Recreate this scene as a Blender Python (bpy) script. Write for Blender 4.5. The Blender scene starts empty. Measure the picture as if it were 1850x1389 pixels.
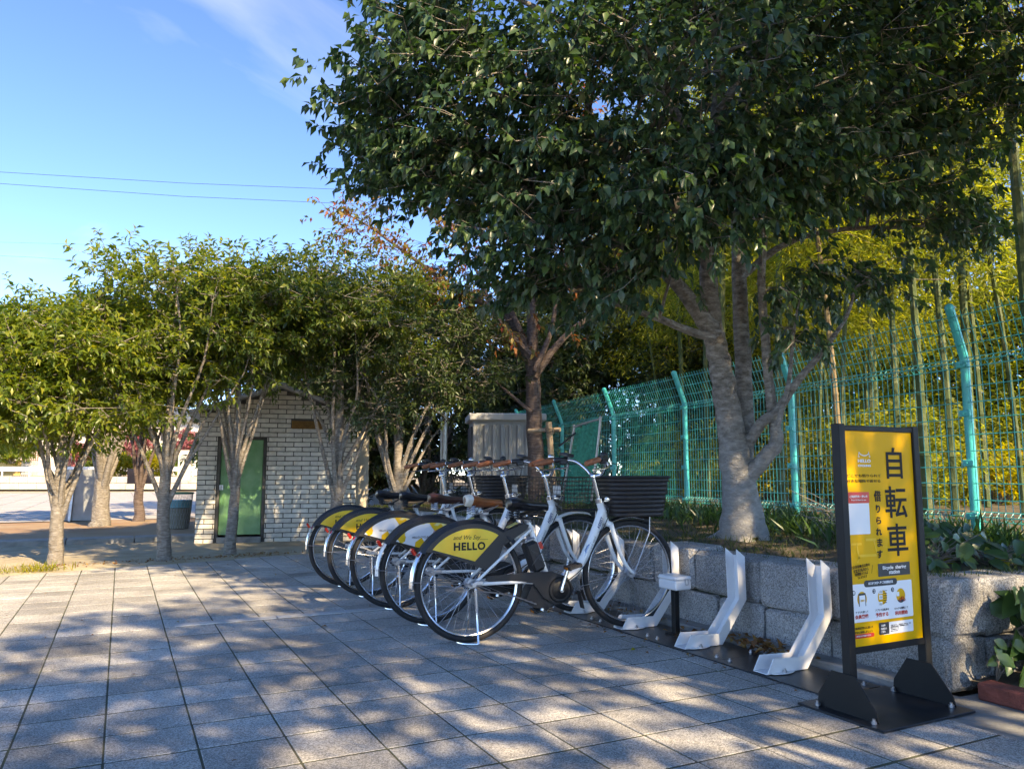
import bpy, math, random
import numpy as np
from mathutils import Vector, Matrix

random.seed(7); RNG = np.random.default_rng(7)
SC = bpy.context.scene
R = math.radians
# ------------------------------------------------------------------ camera, sky, sun, exposure
F, TH, YAW, CH = 1380.0, R(6.67), R(26.95), 0.97
cam = bpy.data.cameras.new('camera'); camo = bpy.data.objects.new('camera', cam)
SC.collection.objects.link(camo); SC.camera = camo
cam.sensor_width = 36; cam.lens = F / 1850 * 36; cam.clip_end = 2000; cam.clip_start = 0.05
camo.location = (0, 0, CH); camo.rotation_euler = (R(90) + TH, 0, -YAW)
SUN_AZ, SUN_EL = R(166), R(34)          # clockwise from +Y
w = bpy.data.worlds.new('World'); SC.world = w; w.use_nodes = True
nt = w.node_tree; nt.nodes.clear()
sky = nt.nodes.new('ShaderNodeTexSky'); sky.sky_type = 'NISHITA'; sky.sun_disc = False
sky.sun_elevation = SUN_EL; sky.sun_rotation = SUN_AZ; sky.air_density = 0.38; sky.dust_density = 0.0; sky.ozone_density = 2.5; sky.altitude = 0
bg = nt.nodes.new('ShaderNodeBackground'); bg.inputs['Strength'].default_value = 0.15
out = nt.nodes.new('ShaderNodeOutputWorld')
tc = nt.nodes.new('ShaderNodeTexCoord'); mp = nt.nodes.new('ShaderNodeMapping')
mp.inputs['Scale'].default_value = (1.2, 5.0, 2.2); mp.inputs['Rotation'].default_value = (0.2, 1.3, 0.3)
cn = nt.nodes.new('ShaderNodeTexNoise'); cn.inputs['Scale'].default_value = 2.4; cn.inputs['Detail'].default_value = 9; cn.inputs['Distortion'].default_value = 0.7
cr = nt.nodes.new('ShaderNodeValToRGB'); cr.color_ramp.elements[0].position = 0.60; cr.color_ramp.elements[0].color = (0, 0, 0, 1)
cr.color_ramp.elements[1].position = 0.85; cr.color_ramp.elements[1].color = (.09, .09, .09, 1)
mx = nt.nodes.new('ShaderNodeMixRGB'); mx.inputs['Color2'].default_value = (6.0, 6.3, 6.8, 1)
nt.links.new(tc.outputs['Generated'], mp.inputs['Vector']); nt.links.new(mp.outputs['Vector'], cn.inputs['Vector'])
nt.links.new(cn.outputs['Fac'], cr.inputs['Fac']); nt.links.new(cr.outputs['Color'], mx.inputs['Fac'])
hs = nt.nodes.new('ShaderNodeHueSaturation'); hs.inputs['Saturation'].default_value = 1.2; hs.inputs['Hue'].default_value = 0.508; hs.inputs['Value'].default_value = 1.0
nt.links.new(sky.outputs['Color'], hs.inputs['Color']); nt.links.new(hs.outputs['Color'], mx.inputs['Color1']); nt.links.new(mx.outputs['Color'], bg.inputs['Color'])
nt.links.new(bg.outputs['Background'], out.inputs['Surface'])
sl = bpy.data.lights.new('sun', 'SUN'); sl.energy = 2.0; sl.angle = R(0.6); sl.color = (1.0, 0.95, 0.86)
so = bpy.data.objects.new('sun', sl); SC.collection.objects.link(so)
sd = Vector((math.sin(SUN_AZ) * math.cos(SUN_EL), math.cos(SUN_AZ) * math.cos(SUN_EL), math.sin(SUN_EL)))
so.rotation_euler = sd.to_track_quat('Z', 'Y').to_euler(); so.location = sd * 60
SC.view_settings.view_transform = 'Standard'; SC.view_settings.look = 'None'
SC.view_settings.exposure = 2.55; SC.view_settings.gamma = 1.0
SC.view_settings.use_white_balance = True; SC.view_settings.white_balance_temperature = 10700
SC.cycles.max_bounces = 5; SC.cycles.diffuse_bounces = 3; SC.cycles.transmission_bounces = 3; SC.cycles.use_adaptive_sampling = True; SC.cycles.adaptive_threshold = 0.02; SC.cycles.transparent_max_bounces = 6
SC.cycles.use_denoising = True; SC.cycles.sample_clamp_indirect = 8

CY, SY = math.cos(YAW), math.sin(YAW)
def P(u, v, dep):
    """world point seen at photo pixel (u, v) at depth dep - used only to read places off the photograph"""
    lat = (u - 925) / F * dep; up = -(v - 694.5) / F * dep
    fw = dep * math.cos(TH) - up * math.sin(TH); z = CH + dep * math.sin(TH) + up * math.cos(TH)
    return Vector((CY * lat + SY * fw, -SY * lat + CY * fw, z))

# ------------------------------------------------------------------ materials
MATS = {}
def mat(name, col, rough=0.6, metal=0.0, var=0.0, scale=8.0, bump=0.0, bscale=60.0, col2=None, spec=0.5, coat=0.0):
    if name in MATS: return MATS[name]
    m = bpy.data.materials.new(name); m.use_nodes = True; MATS[name] = m
    n = m.node_tree; b = n.nodes['Principled BSDF']
    b.inputs['Roughness'].default_value = rough; b.inputs['Metallic'].default_value = metal
    b.inputs['Specular IOR Level'].default_value = spec; b.inputs['Coat Weight'].default_value = coat
    b.inputs['Base Color'].default_value = (*col, 1)
    t = n.nodes.new('ShaderNodeTexCoord')
    if var > 0 or col2:
        no = n.nodes.new('ShaderNodeTexNoise'); no.inputs['Scale'].default_value = scale; no.inputs['Detail'].default_value = 6
        n.links.new(t.outputs['Object'], no.inputs['Vector'])
        r = n.nodes.new('ShaderNodeValToRGB'); r.color_ramp.elements[0].position = 0.32; r.color_ramp.elements[1].position = 0.68
        c2 = col2 or tuple(min(1, c * (1 + var)) for c in col); c1 = col if col2 else tuple(c * (1 - var) for c in col)
        r.color_ramp.elements[0].color = (*c1, 1); r.color_ramp.elements[1].color = (*c2, 1)
        n.links.new(no.outputs['Fac'], r.inputs['Fac']); n.links.new(r.outputs['Color'], b.inputs['Base Color'])
    if bump > 0:
        nb = n.nodes.new('ShaderNodeTexNoise'); nb.inputs['Scale'].default_value = bscale; nb.inputs['Detail'].default_value = 5
        n.links.new(t.outputs['Object'], nb.inputs['Vector'])
        bu = n.nodes.new('ShaderNodeBump'); bu.inputs['Strength'].default_value = bump; bu.inputs['Distance'].default_value = 0.02
        n.links.new(nb.outputs['Fac'], bu.inputs['Height']); n.links.new(bu.outputs['Normal'], b.inputs['Normal'])
    return m

def speckle(name, dark, mid, light, scale, stain, rough=0.85, island=0.12, bump=0.4, relief=0.0):
    """granite or washed-aggregate concrete: grains, larger stains, piece to piece variation"""
    m = bpy.data.materials.new(name); m.use_nodes = True; MATS[name] = m
    n = m.node_tree; b = n.nodes['Principled BSDF']; b.inputs['Roughness'].default_value = rough; b.inputs['Specular IOR Level'].default_value = 0.3
    g = n.nodes.new('ShaderNodeNewGeometry')
    v = n.nodes.new('ShaderNodeTexVoronoi'); v.inputs['Scale'].default_value = scale; n.links.new(g.outputs['Position'], v.inputs['Vector'])
    s = n.nodes.new('ShaderNodeSeparateColor'); n.links.new(v.outputs['Color'], s.inputs['Color'])
    r = n.nodes.new('ShaderNodeValToRGB'); e = r.color_ramp.elements
    e[0].position = 0.1; e[0].color = (*dark, 1); e[1].position = 0.95; e[1].color = (*light, 1)
    x = e.new(0.5); x.color = (*mid, 1); n.links.new(s.outputs['Red'], r.inputs['Fac'])
    no = n.nodes.new('ShaderNodeTexNoise'); no.inputs['Scale'].default_value = 1.7; no.inputs['Detail'].default_value = 7; n.links.new(g.outputs['Position'], no.inputs['Vector'])
    r2 = n.nodes.new('ShaderNodeValToRGB'); r2.color_ramp.elements[0].position = .3; r2.color_ramp.elements[1].position = .7
    r2.color_ramp.elements[0].color = (*stain, 1); r2.color_ramp.elements[1].color = (1, 1, 1, 1); n.links.new(no.outputs['Fac'], r2.inputs['Fac'])
    mu = n.nodes.new('ShaderNodeMixRGB'); mu.blend_type = 'MULTIPLY'; mu.inputs['Fac'].default_value = 1
    n.links.new(r.outputs['Color'], mu.inputs['Color1']); n.links.new(r2.outputs['Color'], mu.inputs['Color2'])
    oi = n.nodes.new('ShaderNodeObjectInfo'); mr = n.nodes.new('ShaderNodeMapRange')
    mr.inputs['To Min'].default_value = 1 - island; mr.inputs['To Max'].default_value = 1 + island; n.links.new(oi.outputs['Random'], mr.inputs['Value'])
    mu2 = n.nodes.new('ShaderNodeVectorMath'); mu2.operation = 'SCALE'; n.links.new(mu.outputs['Color'], mu2.inputs[0]); n.links.new(mr.outputs['Result'], mu2.inputs['Scale'])
    n.links.new(mu2.outputs['Vector'], b.inputs['Base Color'])
    bu = n.nodes.new('ShaderNodeBump'); bu.inputs['Strength'].default_value = bump; bu.inputs['Distance'].default_value = 0.004
    n.links.new(s.outputs['Green'], bu.inputs['Height']); n.links.new(bu.outputs['Normal'], b.inputs['Normal'])
    if relief:
        nb = n.nodes.new('ShaderNodeTexNoise'); nb.inputs['Scale'].default_value = 9; nb.inputs['Detail'].default_value = 8; nb.inputs['Roughness'].default_value = .65; n.links.new(g.outputs['Position'], nb.inputs['Vector'])
        b2 = n.nodes.new('ShaderNodeBump'); b2.inputs['Strength'].default_value = relief; b2.inputs['Distance'].default_value = .06; n.links.new(nb.outputs['Fac'], b2.inputs['Height']); n.links.new(bu.outputs['Normal'], b2.inputs['Normal']); n.links.new(b2.outputs['Normal'], b.inputs['Normal'])
    return m

def leafmat(name, cols, rough=0.4, trans=0.35, spec=0.5, tcol=None):
    m = bpy.data.materials.new(name); m.use_nodes = True; MATS[name] = m
    n = m.node_tree; b = n.nodes['Principled BSDF']; b.inputs['Roughness'].default_value = rough; b.inputs['Specular IOR Level'].default_value = spec
    g = n.nodes.new('ShaderNodeNewGeometry'); r = n.nodes.new('ShaderNodeValToRGB'); e = r.color_ramp.elements
    for i, (p, c) in enumerate(cols):
        x = e[i] if i < 2 else e.new(p); x.position = p; x.color = (*c, 1)
    n.links.new(g.outputs['Random Per Island'], r.inputs['Fac']); n.links.new(r.outputs['Color'], b.inputs['Base Color'])
    t = n.nodes.new('ShaderNodeBsdfTranslucent')
    gm = n.nodes.new('ShaderNodeMixRGB'); gm.blend_type = 'MULTIPLY'; gm.inputs['Fac'].default_value = 1
    gm.inputs['Color2'].default_value = (*(tcol or (1.9, 1.8, .7)), 1); n.links.new(r.outputs['Color'], gm.inputs['Color1']); n.links.new(gm.outputs['Color'], t.inputs['Color'])
    ms = n.nodes.new('ShaderNodeMixShader'); ms.inputs['Fac'].default_value = trans
    n.links.new(b.outputs['BSDF'], ms.inputs[1]); n.links.new(t.outputs['BSDF'], ms.inputs[2])
    n.links.new(ms.outputs['Shader'], n.nodes['Material Output'].inputs['Surface'])
    return m

def barkmat(name, c1, c2, c3, zs=3.0, scale=14):
    m = bpy.data.materials.new(name); m.use_nodes = True; MATS[name] = m
    n = m.node_tree; b = n.nodes['Principled BSDF']; b.inputs['Roughness'].default_value = 0.85; b.inputs['Specular IOR Level'].default_value = 0.25
    t = n.nodes.new('ShaderNodeNewGeometry'); mp = n.nodes.new('ShaderNodeMapping'); mp.inputs['Scale'].default_value = (1, 1, zs); n.links.new(t.outputs['Position'], mp.inputs['Vector'])
    no = n.nodes.new('ShaderNodeTexNoise'); no.inputs['Scale'].default_value = scale; no.inputs['Detail'].default_value = 8; no.inputs['Roughness'].default_value = .7; n.links.new(mp.outputs['Vector'], no.inputs['Vector'])
    r = n.nodes.new('ShaderNodeValToRGB'); e = r.color_ramp.elements; e[0].position = .3; e[0].color = (*c1, 1); e[1].position = .7; e[1].color = (*c3, 1); x = e.new(.5); x.color = (*c2, 1)
    n.links.new(no.outputs['Fac'], r.inputs['Fac']); n.links.new(r.outputs['Color'], b.inputs['Base Color'])
    bu = n.nodes.new('ShaderNodeBump'); bu.inputs['Strength'].default_value = .9; bu.inputs['Distance'].default_value = .03; n.links.new(no.outputs['Fac'], bu.inputs['Height']); n.links.new(bu.outputs['Normal'], b.inputs['Normal'])
    return m

white_paint = mat('white_paint', (.72, .73, .74), .4, col2=(.80, .80, .80), scale=9, bump=.05, bscale=120)
frame_white = mat('bicycle_white_paint', (.80, .80, .78), .22, coat=.4)
black_paint = mat('black_powder_coat', (.010, .011, .012), .5, bump=.08, bscale=300, spec=.25)
black_plate = mat('black_steel_plate', (.012, .014, .017), .33, var=.4, scale=14, bump=.1, bscale=200)
black_plastic = mat('black_plastic', (.014, .014, .016), .45)
rubber = mat('tyre_rubber', (.013, .013, .014), .7)
chrome = mat('polished_alloy', (.72, .73, .75), .22, 1.0)
steel = mat('brushed_steel', (.5, .5, .52), .38, .9)
saddle_black = mat('black_saddle_vinyl', (.012, .012, .014), .3)
saddle_brown = mat('dark_brown_leather', (.06, .022, .016), .38, var=.25, scale=20)
saddle_tan = mat('tan_leather', (.30, .085, .025), .42, var=.2, scale=20)
cream = mat('cream_vinyl', (.62, .58, .50), .5)
grip_tan = mat('tan_grip', (.30, .09, .035), .55, var=.2, scale=40)
basket_brown = mat('dark_brown_wicker_plastic', (.010, .007, .007), .55)
red_lens = mat('red_reflector', (.6, .02, .01), .15)
yellow = mat('yellow_print', (.80, .50, .01), .35, col2=(.85, .60, .03), scale=6)
sign_yellow = mat('sign_yellow', (.80, .40, .004), .55, col2=(.78, .385, .004), scale=2, spec=.25)
pale_yellow = mat('pale_yellow_print', (.86, .48, .02), .3)
ink = mat('black_ink', (.015, .015, .017), .6, spec=.2)
navy = mat('charcoal_print', (.03, .034, .04), .4)
white_ink = mat('white_print', (.80, .80, .80), .6, spec=.25)
red_ink = mat('red_print', (.62, .04, .02), .4)
teal = mat('turquoise_coated_steel', (.01, .46, .43), .35, var=.12, scale=3)
net_green = mat('green_net', (.0, .26, .17), .7, var=.3, scale=30)
slab_m = speckle('washed_aggregate_concrete', (.27, .255, .235), (.45, .425, .39), (.68, .65, .60), 230, (.56, .555, .55), island=.2)
granite = speckle('grey_granite', (.25, .24, .23), (.48, .465, .45), (.68, .66, .635), 210, (.64, .63, .61), bump=.8, island=.2, relief=1.0)
joint_m = mat('mossy_joint_grit', (.045, .043, .034), .95, col2=(.085, .09, .045), scale=9)
concrete = mat('plain_concrete', (.24, .235, .22), .9, var=.22, scale=7, bump=.3, bscale=90)
concrete_lt = mat('pale_concrete', (.40, .40, .40), .9, var=.15, scale=12, bump=.3, bscale=90)
sand = mat('sandy_earth', (.33, .27, .18), .95, col2=(.46, .39, .28), scale=3.5, bump=.6, bscale=45)
redsoil = mat('reddish_earth', (.30, .17, .09), .95, col2=(.34, .24, .15), scale=1.2, bump=.5, bscale=40)
soil = mat('planter_soil', (.06, .045, .03), .95, col2=(.14, .11, .07), scale=7, bump=.8, bscale=40)
plaza_m = mat('pale_plaza_paving', (.42, .38, .35), .85, var=.1, scale=.8)
tile_m = speckle('cream_glazed_tile', (.56, .53, .47), (.62, .585, .52), (.68, .64, .57), 22, (.85, .83, .8), rough=.45, island=.10, bump=.1)
mortar = mat('dark_mortar', (.085, .08, .072), .9, var=.3, scale=4)
door_green = mat('green_painted_door', (.09, .26, .09), .5, col2=(.16, .34, .16), scale=6, bump=.1, bscale=30)
roof_m = mat('grey_roof_sheet', (.40, .42, .44), .5, var=.15, scale=6)
rust = mat('rusty_brown_vent', (.20, .10, .025), .8, var=.2, scale=20)
beige = mat('beige_metal', (.52, .45, .36), .5, var=.06, scale=3)
locker_grey = mat('warm_grey_sheet_metal', (.34, .34, .335), .45, var=.06, scale=3)
locker_dark = mat('dark_grey_door', (.09, .09, .10), .4)
galv = mat('galvanised_steel', (.42, .43, .43), .42, .7, var=.2, scale=15)
wood = mat('weathered_wood', (.30, .22, .15), .85, var=.3, scale=18, bump=.4, bscale=60)
brick_red = mat('red_brick', (.26, .065, .045), .85, var=.25, scale=18, bump=.5, bscale=60)
brown_board = mat('brown_board', (.13, .08, .06), .7, var=.15, scale=6)
bark_grey = barkmat('grey_bark', (.12, .10, .08), (.23, .20, .17), (.37, .34, .31), 3.0, 16)
def pale_foot(m, z0, z1, col):
    n = m.node_tree; b = n.nodes['Principled BSDF']; src = b.inputs['Base Color'].links[0].from_socket
    g = n.nodes.new('ShaderNodeNewGeometry'); sp = n.nodes.new('ShaderNodeSeparateXYZ'); n.links.new(g.outputs['Position'], sp.inputs['Vector'])
    no = n.nodes.new('ShaderNodeTexNoise'); no.inputs['Scale'].default_value = 5; no.inputs['Detail'].default_value = 6; n.links.new(g.outputs['Position'], no.inputs['Vector'])
    ad = n.nodes.new('ShaderNodeMath'); ad.operation = 'ADD'; n.links.new(sp.outputs['Z'], ad.inputs[0]); n.links.new(no.outputs['Fac'], ad.inputs[1])
    mr = n.nodes.new('ShaderNodeMapRange'); mr.inputs['From Min'].default_value = z1 + .5; mr.inputs['From Max'].default_value = z0 + .5; mr.inputs['To Max'].default_value = .5; n.links.new(ad.outputs['Value'], mr.inputs['Value'])
    mx_ = n.nodes.new('ShaderNodeMixRGB'); mx_.inputs['Color2'].default_value = (*col, 1); n.links.new(mr.outputs['Result'], mx_.inputs['Fac']); n.links.new(src, mx_.inputs['Color1']); n.links.new(mx_.outputs['Color'], b.inputs['Base Color']); return m
bark_white = barkmat('pale_lichen_bark', (.075, .065, .052), (.21, .187, .16), (.36, .335, .30), 2.2, 15)
pale_foot(bark_white, .6, 1.5, (.46, .45, .43))      # lichen on the lower trunk
bark_cherry = barkmat('cherry_bark', (.05, .035, .032), (.13, .095, .085), (.23, .18, .16), 7.0, 10)
culm_m = barkmat('bamboo_culm_green', (.035, .055, .025), (.08, .11, .045), (.17, .17, .10), .6, 4)
culm_old = barkmat('bamboo_culm_tan', (.16, .11, .06), (.24, .18, .10), (.32, .25, .16), .6, 4)
leaf_dark = leafmat('dark_evergreen_leaf', [(0, (.022, .055, .032)), (1, (.055, .105, .05)), (.5, (.036, .078, .042)), (.93, (.075, .125, .04))], .36, .22, .5, (1.5, 1.9, .6))
leaf_osm = leafmat('osmanthus_leaf', [(0, (.07, .12, .022)), (1, (.28, .28, .045)), (.55, (.14, .19, .033)), (.88, (.20, .235, .04))], .36, .48)
leaf_mid = leafmat('mid_green_leaf', [(0, (.04, .08, .02)), (1, (.17, .19, .035)), (.55, (.085, .13, .028)), (.88, (.13, .165, .03))], .36, .4)
leaf_wood = leafmat('deep_green_leaf', [(0, (.022, .045, .018)), (1, (.07, .10, .03)), (.6, (.04, .07, .022))], .45, .3)
leaf_cherry = leafmat('autumn_cherry_leaf', [(0, (.24, .05, .03)), (1, (.11, .13, .03)), (.25, (.28, .11, .04)), (.5, (.22, .16, .05)), (.75, (.15, .15, .04))], .5, .45, .3, (1.6, 1.4, 1.0))
leaf_bam = leafmat('bamboo_leaf', [(0, (.11, .15, .03)), (1, (.36, .34, .08)), (.5, (.19, .23, .05)), (.8, (.28, .29, .065))], .5, .62, .3, (1.7, 1.6, .6))
leaf_und = leafmat('yellow_undergrowth_leaf', [(0, (.12, .15, .02)), (1, (.42, .20, .04)), (.5, (.26, .25, .025)), (.9, (.40, .33, .04))], .5, .5, .3, (1.8, 1.7, .5))
leaf_ivy = leafmat('ivy_leaf', [(0, (.03, .075, .025)), (1, (.09, .17, .03)), (.6, (.045, .10, .03))], .3, .25, .5)
leaf_red = leafmat('crimson_leaf', [(0, (.30, .08, .09)), (1, (.44, .20, .20))], .5, .4, .3, (1.5, 1, 1))
grass_m = leafmat('grass_blade', [(0, (.03, .06, .018)), (1, (.15, .14, .06)), (.6, (.06, .09, .025))], .6, .3, .3)
litter_m = leafmat('fallen_leaf', [(0, (.16, .06, .025)), (1, (.34, .20, .06)), (.5, (.24, .10, .04))], .7, .2, .3)

# ------------------------------------------------------------------ mesh helpers
COL = SC.collection
def link(o, parent=None):
    COL.objects.link(o)
    if parent is not None: o.parent = parent
    return o
def tag(o, label=None, cat=None, group=None, kind=None):
    if label: o['label'] = label
    if cat: o['category'] = cat
    if group: o['group'] = group
    if kind: o['kind'] = kind
    return o
def empty(name, loc=(0, 0, 0), rz=0.0, label=None, cat=None, group=None):
    o = bpy.data.objects.new(name, None); o.empty_display_size = .2; o.location = loc; o.rotation_euler = (0, 0, rz)
    link(o); return tag(o, label, cat, group)
def mesh_np(name, V, faces, m, smooth=False):
    """faces: (N,k) int array"""
    me = bpy.data.meshes.new(name); V = np.asarray(V, np.float32); Fc = np.asarray(faces, np.int32); k = Fc.shape[1]
    me.vertices.add(len(V)); me.vertices.foreach_set('co', V.ravel())
    me.loops.add(Fc.size); me.loops.foreach_set('vertex_index', Fc.ravel())
    me.polygons.add(len(Fc)); me.polygons.foreach_set('loop_start', np.arange(0, Fc.size, k, dtype=np.int32))
    if smooth: me.polygons.foreach_set('use_smooth', np.ones(len(Fc), bool))
    me.update(calc_edges=True); me.materials.append(m); return me
class MB:
    def __init__(s): s.v = []; s.f = []
    def add(s, vs, fs):
        o = len(s.v); s.v += [tuple(x) for x in vs]; s.f += [tuple(i + o for i in f) for f in fs]; return s
    def box(s, c, d, rot=None, bev=0.0):
        x, y, z = d[0] / 2, d[1] / 2, d[2] / 2
        if bev <= 0:
            vs = [Vector((a, b, e)) for a in (-x, x) for b in (-y, y) for e in (-z, z)]
            fs = [(0, 1, 3, 2), (4, 6, 7, 5), (0, 4, 5, 1), (2, 3, 7, 6), (0, 2, 6, 4), (1, 5, 7, 3)]
        else:   # chamfered along all edges
            b = min(bev, x * .9, y * .9, z * .9); vs = []; idx = {}
            for sx in (-1, 1):
                for sy in (-1, 1):
                    for sz in (-1, 1):
                        for ax in range(3):
                            p = [sx * (x - b), sy * (y - b), sz * (z - b)]; p[ax] += (sx, sy, sz)[ax] * b
                            idx[(sx, sy, sz, ax)] = len(vs); vs.append(Vector(p))
            fs = []
            for ax in range(3):
                o1, o2 = [a for a in range(3) if a != ax]
                for sg in (-1, 1):
                    q = []
                    for a, bb in ((-1, -1), (1, -1), (1, 1), (-1, 1)):
                        k = [0, 0, 0]; k[ax] = sg; k[o1] = a; k[o2] = bb; q.append(idx[(*k, ax)])
                    fs.append(tuple(q if sg * (1 if ax != 1 else -1) > 0 else q[::-1]))
            for ax in range(3):
                o1, o2 = [a for a in range(3) if a != ax]
                for a in (-1, 1):
                    for bb in (-1, 1):
                        q = []
                        for t, axs in ((-1, o1), (1, o1), (1, o2), (-1, o2)):
                            k = [0, 0, 0]; k[ax] = t; k[o1] = a; k[o2] = bb; q.append(idx[(*k, axs)])
                        fs.append(tuple(q))
            for sx in (-1, 1):
                for sy in (-1, 1):
                    for sz in (-1, 1): fs.append(tuple(idx[(sx, sy, sz, a)] for a in range(3)))
        if rot is not None: vs = [rot @ p for p in vs]
        c = Vector(c); return s.add([p + c for p in vs], fs)
    def tube(s, pts, rad, n=8, closed=False, caps=True):
        pts = [Vector(p) for p in pts]; m = len(pts)
        if not hasattr(rad, '__len__'): rad = [rad] * m
        T = []
        for i in range(m):
            a = pts[(i - 1) % m] if closed or i > 0 else pts[i]; b = pts[(i + 1) % m] if closed or i < m - 1 else pts[i]
            t = (b - a); T.append(t.normalized() if t.length > 1e-9 else Vector((0, 0, 1)))
        up = Vector((0, 0, 1)) if abs(T[0].z) < .9 else Vector((1, 0, 0))
        nrm = (up - T[0] * up.dot(T[0])).normalized(); vs = []
        for i in range(m):
            nrm = (nrm - T[i] * nrm.dot(T[i])); nrm = nrm.normalized() if nrm.length > 1e-6 else T[i].orthogonal().normalized()
            bi = T[i].cross(nrm)
            for k in range(n):
                a = 2 * math.pi * k / n; vs.append(pts[i] + (nrm * math.cos(a) + bi * math.sin(a)) * rad[i])
        fs = []
        for i in range(m if closed else m - 1):
            j = (i + 1) % m
            for k in range(n): fs.append((i * n + k, i * n + (k + 1) % n, j * n + (k + 1) % n, j * n + k))
        if caps and not closed: fs += [tuple(range(n))[::-1], tuple(range((m - 1) * n, m * n))]
        return s.add(vs, fs)
    def prism(s, poly, axis, a, b):
        """poly: 2-D outline; extruded along axis from a to b (x: (y,z), y: (x,z), z: (x,y))"""
        def p3(p, t): return {'x': (t, p[0], p[1]), 'y': (p[0], t, p[1]), 'z': (p[0], p[1], t)}[axis]
        n = len(poly); vs = [p3(p, a) for p in poly] + [p3(p, b) for p in poly]
        fs = [tuple(range(n))[::-1], tuple(range(n, 2 * n))] + [(i, (i + 1) % n, n + (i + 1) % n, n + i) for i in range(n)]
        return s.add(vs, fs)
    def sphere(s, c, r, n=10, m=6, sc=(1, 1, 1)):
        vs = []; fs = []
        for i in range(m + 1):
            th = math.pi * i / m
            for k in range(n):
                a = 2 * math.pi * k / n
                vs.append((c[0] + r * sc[0] * math.sin(th) * math.cos(a), c[1] + r * sc[1] * math.sin(th) * math.sin(a), c[2] + r * sc[2] * math.cos(th)))
        for i in range(m):
            for k in range(n): fs.append((i * n + k, (i + 1) * n + k, (i + 1) * n + (k + 1) % n, i * n + (k + 1) % n))
        return s.add(vs, fs)
    def mesh(s, name, m, smooth=False):
        me = bpy.data.meshes.new(name); me.from_pydata(s.v, [], s.f); me.update(); me.materials.append(m)
        import bmesh
        bm = bmesh.new(); bm.from_mesh(me); bmesh.ops.recalc_face_normals(bm, faces=bm.faces); bm.to_mesh(me); bm.free()
        if smooth:
            me.polygons.foreach_set('use_smooth', np.ones(len(me.polygons), bool)); me.set_sharp_from_angle(angle=R(40))
        return me
    def build(s, name, m, parent=None, smooth=False):
        return link(bpy.data.objects.new(name, s.mesh(name, m, smooth)), parent)
def smoothpts(pts, k=4):
    pts = [np.array(p, float) for p in pts]; o = []
    for i in range(len(pts) - 1):
        p0 = pts[max(i - 1, 0)]; p1 = pts[i]; p2 = pts[i + 1]; p3 = pts[min(i + 2, len(pts) - 1)]
        for j in range(k):
            t = j / k; o.append(.5 * ((2 * p1) + (-p0 + p2) * t + (2 * p0 - 5 * p1 + 4 * p2 - p3) * t * t + (-p0 + 3 * p1 - 3 * p2 + p3) * t ** 3))
    o.append(pts[-1]); return o
def copy_tree(o, parent=None):
    c = o.copy(); link(c)
    if parent is not None: c.parent = parent
    for ch in list(o.children): copy_tree(ch, c)
    return c
def text(body, size, loc, m, parent, rot=(R(90), 0, 0), name='lettering', align='CENTER', bold=0.0, sx=1.0, shear=0.0, spacing=1.0, label=None):
    cu = bpy.data.curves.new(name, 'FONT'); cu.body = body; cu.size = size; cu.align_x = align; cu.align_y = 'CENTER'
    cu.offset = bold; cu.shear = shear; cu.space_character = spacing; cu.extrude = 0.0004; cu.resolution_u = 3; cu.materials.append(m)
    o = bpy.data.objects.new(name, cu); o.location = loc; o.rotation_euler = rot; o.scale = (sx, 1, 1); link(o, parent)
    if label: o['label'] = label
    return o
def norm(a): return a / np.maximum(np.linalg.norm(a, axis=-1, keepdims=True), 1e-9)
def leaves(name, O, D, L, m, wid=.45, droop=.12, rng=RNG, fine=False):
    """O origins (N,3), D axes (N,3), L lengths (N,): folded five-point leaves, or slim quads when fine"""
    N = len(O); D = norm(D); up = np.tile([0, 0, 1.], (N, 1)) + rng.normal(0, .45, (N, 3))
    S = norm(np.cross(D, up)); Nn = np.cross(S, D); L = L[:, None]; W = L * wid * .5
    if fine:
        V = np.stack([O, O + D * L * .4 + S * W, O + D * L - Nn * L * droop, O + D * L * .4 - S * W], 1)
        Fc = np.arange(N)[:, None] * 4 + np.array([[0, 1, 2, 3]])
        return mesh_np(name, V.reshape(-1, 3), Fc, m)
    mid = O + D * L * .45 + Nn * L * .02
    V = np.stack([O, mid + S * W + Nn * W * .35, O + D * L - Nn * L * droop * 1.6, mid - S * W + Nn * W * .35, mid - Nn * L * .04], 1)
    Fc = (np.arange(N)[:, None, None] * 5 + np.array([[0, 4, 1], [4, 2, 1], [0, 3, 4], [4, 3, 2]])).reshape(-1, 3)
    return mesh_np(name, V.reshape(-1, 3), Fc, m)
def ellipsoid_pts(n, c, r, rng, shell=.45):
    d = norm(rng.normal(size=(n, 3))); q = (shell + (1 - shell) * rng.random(n)) ** .6
    return np.array(c) + d * np.array(r) * q[:, None]
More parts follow.
